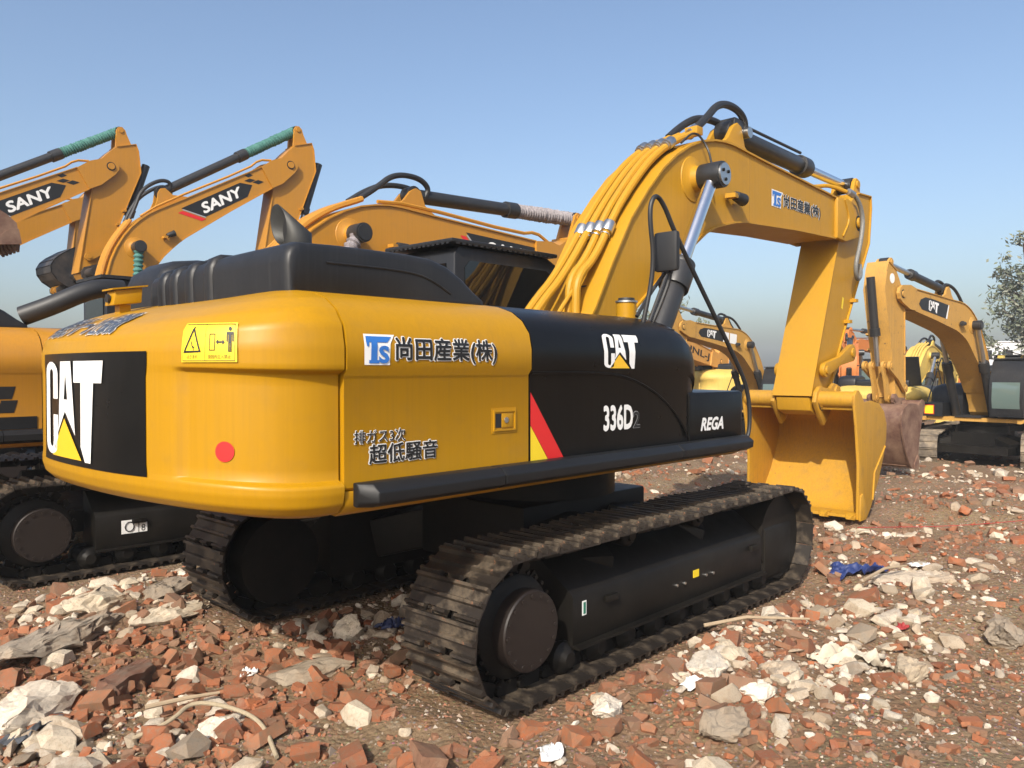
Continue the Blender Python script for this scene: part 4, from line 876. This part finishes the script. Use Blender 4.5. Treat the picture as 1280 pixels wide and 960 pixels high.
for is_b, nm, cat, n_ind, meshes, shapes, mat in ((True, 'brick_fragment', 'brick', 200, BM, BS, 'brick'), (False, 'concrete_chunk', 'concrete', 150, CM, CS, 'concrete')):
    ids = np.nonzero(typ == is_b)[0]; vis = np.abs((pos[ids] - cpos) @ cr / ((pos[ids] - cpos) @ cf)) < .66
    order = ids[np.argsort(-(app[ids] * np.where(vis & (dep[ids] > 3.9), 1, 0)))]; ind = order[:n_ind]; rest = order[n_ind:]
    for i in ind:
        o = link(nm, meshes[var[i]]); o.matrix_world = mats(i)
        tag(o, rank_label(i, is_b), cat, 'brick fragments in the rubble' if is_b else 'concrete chunks in the rubble')
    VV, FF, n = [], [], 0
    for i in rest:
        sv, sf = SHP = shapes[var[i]]; m4 = np.array(mats(i)); v = np.array(sv) @ m4[:3, :3].T + m4[:3, 3]; VV.append(v); FF.append(np.array(sf) + n); n += len(v)
    VV = np.concatenate(VV); FF = np.concatenate(FF); m = bpy.data.meshes.new('rubble')
    m.vertices.add(len(VV)); m.vertices.foreach_set('co', VV.ravel()); m.loops.add(FF.size); m.loops.foreach_set('vertex_index', FF.ravel().astype(np.int32))
    m.polygons.add(len(FF)); m.polygons.foreach_set('loop_start', np.arange(0, FF.size, 3)); m.update(); m.polygons.foreach_set('use_smooth', [False] * len(FF)); m.materials.append(M[mat])
    tag(link('brick_rubble' if is_b else 'concrete_rubble', m), ('countless small red brick bits spread over the bare earth' if is_b else 'countless small pale concrete bits spread over the bare earth'), 'rubble', kind='stuff')
# fine grit
NG = 16000
u = rng.random(NG); dep = 3.4 * (16 / 3.4) ** u; lat = (rng.random(NG) * 1.5 - .75) * dep; gp_ = cpos + dep[:, None] * cf + lat[:, None] * cr; gs = np.exp(rng.normal(math.log(.014), .5, NG)) * np.maximum(1, dep / 7)
gzz = ground_h(gp_[:, 0], gp_[:, 1]); tet = np.array([(-.5, -.4, -.1), (.5, -.3, -.1), (.1, .5, -.1), (.0, .0, .45)]); tf = np.array([(0, 1, 3), (1, 2, 3), (2, 0, 3)])
an = rng.random(NG) * 6.283; ca, sa = np.cos(an), np.sin(an)
V = np.empty((NG, 4, 3)); st3 = tet[None] * (gs[:, None, None] * rng.uniform(.6, 1.4, (NG, 1, 3)))
V[..., 0] = st3[..., 0] * ca[:, None] - st3[..., 1] * sa[:, None] + gp_[:, 0, None]; V[..., 1] = st3[..., 0] * sa[:, None] + st3[..., 1] * ca[:, None] + gp_[:, 1, None]; V[..., 2] = st3[..., 2] + gzz[:, None] + .003
Fq = (tf[None] + 4 * np.arange(NG)[:, None, None]).reshape(-1, 3); m = bpy.data.meshes.new('grit')
m.vertices.add(NG * 4); m.vertices.foreach_set('co', V.ravel()); m.loops.add(Fq.size); m.loops.foreach_set('vertex_index', Fq.ravel().astype(np.int32)); m.polygons.add(len(Fq)); m.polygons.foreach_set('loop_start', np.arange(0, Fq.size, 3)); m.update(); m.polygons.foreach_set('use_smooth', [False] * len(Fq))
t = NT('grit'); gi = t.n('ShaderNodeNewGeometry').outputs['Random Per Island']
m.materials.append(t.P(base=t.ramp(gi, (0, (.30, .11, .06)), (.3, (.24, .16, .11)), (.55, (.42, .37, .31)), (.75, (.16, .11, .08)), (1, (.36, .15, .09))), rough=.95))
tag(link('gravel', m), 'fine grit of brick and mortar over the bare earth', 'gravel', kind='stuff')

# larger pieces one can point at
def rock(name, label, cat, x, y, sx, sy, sz, rz, seed, mat='concrete', flat_=False, brick=False, tilt=(0, 0), sub=5, rough=.05, dz=0.):
    """hull shape, subdivided and roughened"""
    vf = brick_shape(seed) if brick else chunk_shape(seed); bm = bmesh.new(); vs = [bm.verts.new(p) for p in vf[0]]
    for f in vf[1]: bm.faces.new([vs[i] for i in f])
    xs = [v.co.x for v in bm.verts]; yl = [v.co.y for v in bm.verts]; zl = [v.co.z for v in bm.verts]
    for v in bm.verts: v.co = Vector((((v.co.x - min(xs)) / (max(xs) - min(xs)) - .5) * sx, ((v.co.y - min(yl)) / (max(yl) - min(yl)) - .5) * sy, ((v.co.z - min(zl)) / (max(zl) - min(zl))) * sz))
    bmesh.ops.subdivide_edges(bm, edges=bm.edges, cuts=sub, use_grid_fill=True)
    for v in bm.verts:
        p = v.co * 9 + Vector((seed * 3.1, 0, 0)); n = Vector((noise.noise(p), noise.noise(p + Vector((9, 0, 0))), noise.noise(p + Vector((0, 9, 0))))); n2 = noise.noise(v.co * 30 + Vector((seed, 0, 0)))
        n3 = noise.noise(v.co * 75 + Vector((0, seed, 0)))
        v.co += n * rough * min(1, sz * 4) + n * n2 * rough * 1.2 + Vector((n3, -n3, n3)) * rough * .22
    me = bpy.data.meshes.new(name); bm.to_mesh(me); bm.free(); me.polygons.foreach_set('use_smooth', [False] * len(me.polygons)); me.materials.append(M[mat])
    o = link(name, me, None, (x, y, float(ground_h(x, y)) - .03 + dz), (tilt[0], tilt[1], rz)); tag(o, label, cat, kind='thing'); return o
rock('concrete_slab', 'long flat weathered concrete slab at the left edge of the picture', 'slab', -3.05, 1.50, 1.25, .42, .14, .35, 3, tilt=(.05, .02))
rock('boulder', 'rounded cream boulder just behind the long flat slab', 'boulder', -2.62, 1.98, .52, .34, .20, .3, 5)
rock('boulder', 'rough white boulder nearest the lower left picture edge', 'boulder', -3.42, .66, .62, .42, .20, .3, 7)
rock('brick_block', 'dark block of mortared bricks lying among the brick pieces', 'brick block', -2.90, .62, .44, .18, .14, .55, 2, 'oldbrick', brick=True, rough=.035)
rock('concrete_chunk', 'concrete lump with a frayed rope lying across it', 'concrete', -2.80, -.42, .36, .26, .12, .6, 9)
rock('concrete_slab', 'cracked pale slab half in the shadow of the yellow tail', 'slab', -1.98, -.10, .66, .30, .10, -.35, 11)
rock('boulder', 'angular grey lump in the shade between the tracks', 'boulder', -1.36, .30, .26, .22, .22, 1., 12)
rock('brick', 'largest loose brick at the bottom centre with a pale broken face', 'brick', -2.26, -1.64, .26, .15, .13, 1.1, 4, 'brick', brick=True, rough=.012, tilt=(.3, .1))
rock('brick', 'whole red brick beside the bottom centre brick', 'brick', -2.02, -1.86, .24, .12, .08, .2, 6, 'brick', brick=True, rough=.01, tilt=(.05, -.2))
rock('concrete_chunk', 'broad white lump nearest the track in the pale rubble heap', 'concrete', -.16, -2.14, .40, .30, .13, .4, 21)
rock('concrete_chunk', 'round cream lump in the middle of the pale rubble heap', 'concrete', -.40, -2.60, .30, .25, .12, .2, 22)
rock('concrete_chunk', 'pointed white slab piece sticking out at the front of the pale heap', 'concrete', -.92, -2.70, .38, .22, .12, -.3, 23, tilt=(.2, .15))
rock('concrete_chunk', 'pale lump at the right end of the rubble heap', 'concrete', .12, -2.52, .28, .22, .11, 1.2, 24)
rock('concrete_chunk', 'flat white piece at the back of the rubble heap', 'concrete', .22, -2.10, .42, .26, .09, .9, 25)
rock('concrete_chunk', 'grey concrete piece in front of the hub cover', 'concrete', -1.17, -2.03, .24, .16, .11, .3, 26, tilt=(.2, .3))
rock('concrete_chunk', 'grey rounded lump right of the crumpled sack', 'concrete', .84, -3.14, .30, .20, .15, .5, 27)
rock('stone', 'smooth pale stone lying on the bare earth at lower right', 'stone', .02, -3.44, .17, .11, .07, .2, 28)
rock('concrete_slab', 'long pale slab beside the blue tarp', 'slab', 3.30, -2.42, .95, .35, .10, -.55, 29)
rock('concrete_chunk', 'white block with a dark hollow at the right picture edge', 'concrete', 2.14, -3.42, .34, .26, .20, .4, 30)
rock('concrete_slab', 'mossy flat slab near the far left track', 'slab', -1.95, 2.15, .62, .36, .12, .5, 31)
rock('concrete_slab', 'broad cream slab behind the left track of the big excavator', 'slab', -2.22, 1.55, .70, .34, .12, .25, 33)
# cloth, rope, sticks, scraps
def crumple(name, label, cat, x, y, sx, sy, h, mat, seed, rz=0., n=34, lift=.03):
    m = MB(); vs = []
    for i in range(n + 1):
        for j in range(n + 1):
            u, v = i / n - .5, j / n - .5; p = Vector((u * 4 + seed, v * 4, seed)); w = noise.noise(p) * .35
            xx = u * sx * (1 + .5 * noise.noise(p * .8)); yy = v * sy * (1 + .6 * noise.noise(p * .7 + Vector((5, 0, 0))))
            c, s = math.cos(rz), math.sin(rz); X_, Y_ = x + xx * c - yy * s, y + xx * s + yy * c
            vs.append((X_, Y_, float(ground_h(X_, Y_)) + lift + h * (.5 + .5 * abs(noise.noise(p * 1.3)) * 2 - .5) * (1 - (2 * abs(u)) ** 3) + .25 * h * noise.noise(p * 3)))
    m.add(vs, [(i * (n + 1) + j, (i + 1) * (n + 1) + j, (i + 1) * (n + 1) + j + 1, i * (n + 1) + j + 1) for i in range(n) for j in range(n)])
    o = m.build(name, mat, None, org=(x, y, 0), sharp=60); o.location = (x, y, 0); md = o.modifiers.new('thickness', 'SOLIDIFY'); md.thickness = .004; return tag(o, label, cat)
crumple('tarp', 'crumpled dark blue plastic tarp on the rubble near the bucket', 'tarp', 3.25, -1.90, .62, .30, .12, flat('blue_plastic', (.02, .035, .13), .45), 3, -.5)
crumple('tarp', 'scrap of dark blue plastic in the shade by the near track', 'tarp', -1.05, .12, .25, .18, .10, M['bluescrap'] if 'bluescrap' in M else flat('dark_blue_plastic', (.02, .03, .09), .5), 8)
crumple('sack', 'crumpled torn cream woven sack with frayed strips on the earth', 'sack', .80, -2.76, .62, .30, .15, flat('cream_cloth', (.50, .44, .34), .9, var=.35, scale=18), 5, -.5)
crumple('cloth', 'folded dark grey cloth at the left picture edge below the boulder', 'cloth', -3.52, .42, .35, .16, .06, flat('grey_cloth', (.06, .065, .075), .8, var=.4), 6, .3)
for i, (x, y, w_, lab, c) in enumerate(((1.93, -2.75, .13, 'crumpled red plastic scrap among bricks at right', (.28, .03, .03)), (-1.75, -2.08, .17, 'crumpled white paper scrap at the bottom centre', (.70, .70, .69)), (4.1, -2.3, .30, 'white plastic scrap lying behind the blue tarp', (.72, .70, .68)), (-.62, -2.30, .15, 'torn white paper by the pale rubble heap', (.70, .69, .66)), (-2.20, .30, .16, 'bent white plastic strip in the brick rubble at left', (.68, .67, .64)))):
    crumple('scrap', lab, 'scrap', x, y, w_, w_ * .6, .06, flat('scrap_%d' % i, c, .6), 11 + i, i, n=12)
gh = lambda x, y, o: (x, y, float(ground_h(x, y)) + o)
tag(MB().tube(chaikin([gh(-3.2, -.22, .05), gh(-3.0, -.28, .08), gh(-2.85, -.20, .16), gh(-2.72, -.38, .15), gh(-2.62, -.62, .06), gh(-2.72, -.95, .03)], 3), .013, 8).build('rope', flat('hemp_rope', (.33, .27, .18), .95, var=.4, scale=60), org=(0, 0, 0)), 'frayed pale rope lying across a concrete lump in the rubble', 'rope')
for i, (p, lab) in enumerate((([(.70, -1.62), (.95, -1.86), (1.25, -2.25)], 'long thin dry branch lying beside the near track'), ([(-3.02, .05), (-2.80, -.02), (-2.62, -.10)], 'short grey wooden batten among bricks at lower left'), ([(2.6, -2.2), (3.0, -2.25), (3.3, -2.35)], 'thin pale stick lying near the long slab'))):
    tag(MB().tube([gh(x, y, .09 + .02 * i) for x, y in p], [.016, .014, .009], 7).build('branch' if i != 1 else 'batten', flat('dry_wood_%d' % i, (.34, .26, .17), .9, var=.3), org=(0, 0, 0)), lab, 'branch' if i != 1 else 'batten')
tag(MB().tube(chaikin([gh(5.2, -1.2, .10), gh(6.5, -2.1, .12), gh(8.2, -3.2, .10), gh(9.5, -4.6, .10)], 2), .0045, 6).build('cord', flat('faded_red_cord', (.35, .03, .03), .7), org=(0, 0, 0)), 'thin red cord stretched over the ground beyond the bucket', 'cord')
# ------------------------------------------------------------------ the other machines
GS = 'excavators parked in a row to the left'; GR = 'excavators parked facing the camera on the right'; GF = 'distant excavators'
base = dict(ear=(.06, .24), paint='sany', hood='charcoal', hood2='charcoal', cab='charcoal', arm='sany', bucket='dark_bucket', track='track', group=GS, teeth=.2)
A_, hA, aA = excavator('amber excavator next to the big one, its stick cylinder wrapped in black and white net', (-.65, 5.3, 0), -1.7, dict(base, wrap='wrap_white', hood='sany', sticker='white'), dict(foot=(.91, 1.72), rot=(-.9, -3, 0)), fine_track=True, scale=1., decalk='sany_far')
MB().tube(chaikin([(-1.30, -1.0, 2.62), (-1.05, -1.15, 2.74), (-.80, -1.22, 2.88), (-.62, -1.22, 2.94), (-.40, -1.2, 2.94)], 2), .10, 16).build('intake_hose', M['rubber'], A_)
MB().loft([[(-2.60, -1.492, 1.50), (-2.60, -1.495, 1.62), (-2.60, -1.49, 1.62), (-2.60, -1.487, 1.50)], [(-1.3, -1.492, 1.50), (-1.3, -1.495, 1.62), (-1.3, -1.49, 1.62), (-1.3, -1.487, 1.50)]]).build('grey_stripe', M['bumper'], A_)
decal('badge', polys([(0, 0), (.5, 0), (.62, 1), (.12, 1)], [(.6, 1.1), (1.1, 1.1), (1.22, 2.1), (.72, 2.1)], [(.66, 0), (1.16, 0), (1.28, 1), (.78, 1)]), lambda u, v: (-1.82 + .28 * u, -1.4885, 1.66 + .12 * v), M['ink'], A_)
sp1 = dict(foot=(.91, 2.10), rot=(31.6, 14, 25))
excavator('amber excavator with raised boom and green wrapped cylinder, right one of the two', (.85, 12.4, 0), -3.6, dict(base, wrap='wrap_green', group=GS), sp1, scale=.877, decalk='sany')
excavator('amber excavator with raised boom and green wrapped cylinder, left one of the two', (-2.2, 15.3, 0), -.9, dict(base, wrap='wrap_green', group=GS), dict(foot=(.9, 2.05), rot=(30.5, 14, 25)), scale=.89, decalk='sany')
excavator('amber excavator farthest left holding a black toothed bucket up', (-2.2, 19, 0), 0, dict(base, group=GS, teeth=.3, ribs=True, bw=.70), dict(foot=(1.9, 2.2), rot=(29, 17, 155)), scale=.86)
excavator('excavator outside the left edge whose rust brown bucket reaches into the picture', (-10.7, 8, -.15), 0, dict(base, bucket='rust', group=GS, bw=.5, teeth=.1), dict(foot=(.99, 2.0), rot=(13, 78, 100)), scale=.86)
rb = dict(ear=(0., 0.), paint='old_yellow', hood='charcoal', hood2='charcoal', cab='charcoal', arm='old_yellow', bucket='rust', track='old_track', group=GR, darkglass=False, teeth=.2)
R1, h1, a1 = excavator('worn yellow excavator at the right edge facing the camera with a brown bucket', (18.9, .49, -.36), 173.3, dict(rb, uc=(0, 0, 0, 16)), dict(foot=(.55, 1.70), rot=(6.0, 21, 8)), scale=.83, decalk='cat', dside=1)
MB().cyl(a1['S3'](7.90, .262, 4.52), a1['S3'](7.90, .267, 4.52), .13, 28).build('white_disc', M['white'], a1['stick'])
MB().box(1.61, 1.625, -1.35, -1.05, 1.52, 1.82).build('warning_sticker', M['red'], h1['tb']); MB().box(1.626, 1.63, -1.33, -1.07, 1.54, 1.80).build('warning_sticker', M['lemon'], h1['tb'])
MB().box(1.05, 1.20, .42, .60, 3.235, 3.32).build('work_lamp', M['pale_yellow'], h1['cab'])
R2, h2, a2 = excavator('yellow excavator behind the long boom with white patches on its badge', (20.75, 7.55, -.4), 177.4, dict(rb, arm='old_yellow'), dict(foot=(.55, 1.65), rot=(5., 20, 0)), scale=.786, decalk='cat', dside=1)
for x0, x1 in ((4.15, 4.52), (3.55, 4.08)): MB().add([a2['B3'](x, .3405, z) for x, z in ((x0, 4.06), (x1, 4.06), (x1, 4.46), (x0, 4.46))], [(0, 1, 2, 3)]).build('white_patch', M['white'], a2['boom'], recalc=False)
f1 = dict(rb, paint='orange', arm='orange', group=GF); f2 = dict(rb, paint='pale_yellow', arm='pale_yellow', bucket='pale_yellow', group=GF)
excavator('orange excavator far off with dark letters on its boom', (17.5, 11.7, -.4), 0, dict(f1, arm='orange_pale'), dict(rot=(-12, 5, 0)), scale=1., decalk='unl')
excavator('pale yellow excavator far off beside the orange lettered boom, hoses up its boom', (27.0, 13.4, -.4), 52, f2, dict(rot=(-27, 0, 0)), scale=1.)
excavator('orange excavator far off whose stick shows right of the big stick', (31.2, 8.5, -.4), 200, f1, dict(rot=(-14, 14, 0)), scale=.9)
E4, h4, a4 = excavator('pale yellow excavator with its tail to the camera and hood flap raised', (21.9, 3.45, -.4), 2, f2, dict(rot=(-11, 10, 0)), scale=.80)
MB().obox((-2.6, -1.0, 2.55), (-3.05, -1.0, 3.55), 1.0, .05, up=(1, 0, .4)).build('raised_flap', M['charcoal'], E4)
excavator('pale yellow excavator cut by the right edge, hoses up its boom', (28.6, .9, -.4), 5, f2, dict(rot=(-2, 10, 0)), scale=.92)

excavator('pale yellow excavator far off, only its stick top showing left of the big stick', (31.0, 15.2, -.4), 185, f2, dict(rot=(-3, 16, 0)), scale=.85)
excavator('orange excavator far off in the gap right of the brown bucket arm', (38.5, 8.0, -.4), 170, f1, dict(rot=(0, 18, 0)), scale=.85)

# ------------------------------------------------------------------ wall, building, mast
t = NT('red_brick_wall'); bt_ = t.n('ShaderNodeTexBrick'); t.set(bt_.inputs['Vector'], t.n('ShaderNodeMapping', i0=t.co, i2=(R(90), 0, 0)).outputs[0])
bt_.inputs['Color1'].default_value = (.36, .12, .06, 1); bt_.inputs['Color2'].default_value = (.28, .10, .06, 1); bt_.inputs['Mortar'].default_value = (.30, .22, .17, 1); bt_.inputs['Scale'].default_value = 2.2; bt_.inputs['Mortar Size'].default_value = .02
M['wallbrick'] = t.P(base=t.mix(t.math('MULTIPLY', t.noise(.6, 4), .4), bt_.outputs[0], (.36, .24, .18)), rough=.9)
wl = bpy.data.objects.new('brick_wall', None); COL.objects.link(wl); tag(wl, 'low red brick boundary wall running behind the parked machines', 'wall', kind='thing')
wl.location = (57.4, 6.6, -.5); wl.rotation_euler = (0, 0, R(112))
MB().box(-60, 60, -.12, .12, 0, 1.75).build('wall_panel', M['wallbrick'], wl, org=(0, 0, 0))
MB().box(-60, 60, -.16, .16, 1.752, 1.83).build('coping', M['concrete'], wl, org=(0, 0, 0))
for i in range(24): MB().box(-58 + i * 5, -57.6 + i * 5, -.2, .2, 0, 1.9).build('pier', M['wallbrick'], wl, org=(0, 0, 0))
bl = bpy.data.objects.new('building', None); COL.objects.link(bl); bl.location = (131, 20.5, 0); bl.rotation_euler = (0, 0, R(8)); tag(bl, 'low white flat roofed building with a small tower far behind the wall', 'building')
W_ = flat('white_render', (.62, .63, .64), .8, var=.08, scale=.5)
MB().box(-6, 6, -5.0, 9, -.5, 6.0).build('main_block', W_, bl, org=(0, 0, 0)); MB().box(-5, 3, -5.05, -.2, 6.0, 7.4).build('tower', W_, bl, org=(0, 0, 0))
MB().box(-6.15, 6.15, -5.15, 9.15, 6.0, 6.15).build('parapet', W_, bl, org=(0, 0, 0))
for y in (-3.9, -2.5): MB().box(-5.06, -4.98, y, y + .7, 6.35, 7.0).build('window', M['glass'], bl, org=(0, 0, 0))
for y in (-4, -1.5, 1, 3.5, 6): MB().box(-6.05, -5.96, y, y + 1.2, 3.6, 4.9).build('window', M['glass'], bl, org=(0, 0, 0))
ms = MB().cyl((38, 17.3, -.5), (38, 17.3, 4.6), .04, 8, .02).obox((37.8, 17.3, 3.4), (38.2, 17.3, 3.4), .02, .02).build('mast', M['steel'], org=(38, 17.3, 0)); ms.location = (38, 17.3, 0); tag(ms, 'thin grey mast standing far behind the long boom', 'mast')

# ------------------------------------------------------------------ trees
t = NT('grey_green_leaves'); gi = t.n('ShaderNodeNewGeometry').outputs['Random Per Island']
M['leaf'] = t.P(base=t.ramp(gi, (0, (.10, .12, .07)), (.5, (.15, .17, .11)), (.8, (.21, .22, .17)), (1, (.26, .26, .21))), rough=.7)
M['bark'] = flat('grey_bark', (.16, .14, .12), .9)
def tree(label, x, y, H, rad, nleaf, seed, dens=1., base_z=-.5):
    r = random.Random(seed); T = bpy.data.objects.new('tree', None); COL.objects.link(T); T.location = (x, y, base_z); tag(T, label, 'tree', 'trees behind the wall')
    tips = []; tm = MB()
    tp_ = chaikin([(0, 0, 0), (.1, .05, H * .3), (-.05, .1, H * .6), (.1, 0, H * .85)], 2); tm.tube(tp_, [.22 - .17 * i / len(tp_) for i in range(len(tp_))], 8)
    tm.build('trunk', M['bark'], T, org=(0, 0, 0))
    for i in range(26):
        z0 = H * r.uniform(.22, .8); an = r.uniform(0, 6.283); L = rad * r.uniform(.55, 1.1) * (1.15 - .55 * z0 / H); up = r.uniform(.35, 1.1)
        p0 = Vector((0, 0, z0)); p1 = p0 + Vector((math.cos(an), math.sin(an), up * .6)) * L * .5; p2 = p0 + Vector((math.cos(an + .2), math.sin(an + .2), up)) * L
        MB().tube(chaikin([p0, p1, p2], 2), .05 if i < 10 else .03, 5).build('limb', M['bark'], T, org=(0, 0, 0))
        for k in range(7):
            q = p0.lerp(p2, r.uniform(.35, 1.1)) + Vector((r.gauss(0, .35), r.gauss(0, .35), r.gauss(.1, .35))); tips.append(q)
    V = []; F = []
    for i in range(nleaf):
        c = r.choice(tips) + Vector((r.gauss(0, .24), r.gauss(0, .24), r.gauss(0, .2))); s = r.uniform(.06, .13); a_ = Vector((r.gauss(0, 1), r.gauss(0, 1), r.gauss(0, 1))).normalized(); b_ = a_.orthogonal().normalized() * s; a_ = a_ * s * 1.5
        n = len(V); V += [c - a_, c + b_ * .7, c + a_, c - b_ * .7]; F.append((n, n + 1, n + 2, n + 3))
    MB().add(V, F).build('crown', M['leaf'], T, org=(0, 0, 0), recalc=False)
tree('tall loose grey green tree at the right edge behind the machines', 48.2, 4.2, 9.6, 3.4, 8500, 3)
tree('second loose tree just outside the right edge, its crown reaching in', 52.5, 2.0, 11.0, 3.6, 8000, 5)
tree('thin leaved tree seen through the handrail beneath the long boom', 33.8, 20.6, 6.6, 2.6, 6000, 8)
tree('small thin leaved tree left of the black cylinder beneath the boom', 33.0, 23.6, 6.4, 2.2, 4000, 9)

# ------------------------------------------------------------------ the hazy air of the yard
hz = MB().box(-390, 390, -390, 390, -1.6, 13.5).build('haze', None, org=(0, 0, 0)); tag(hz, kind='stuff')
hm = bpy.data.materials.new('haze_air'); hm.use_nodes = True; ht = hm.node_tree; ht.nodes.clear(); ho = ht.nodes.new('ShaderNodeOutputMaterial'); hv = ht.nodes.new('ShaderNodeVolumePrincipled')
hv.inputs['Color'].default_value = (.86, .91, .96, 1); hv.inputs['Density'].default_value = .0010; ht.links.new(hv.outputs[0], ho.inputs['Volume']); hz.data.materials.append(hm)
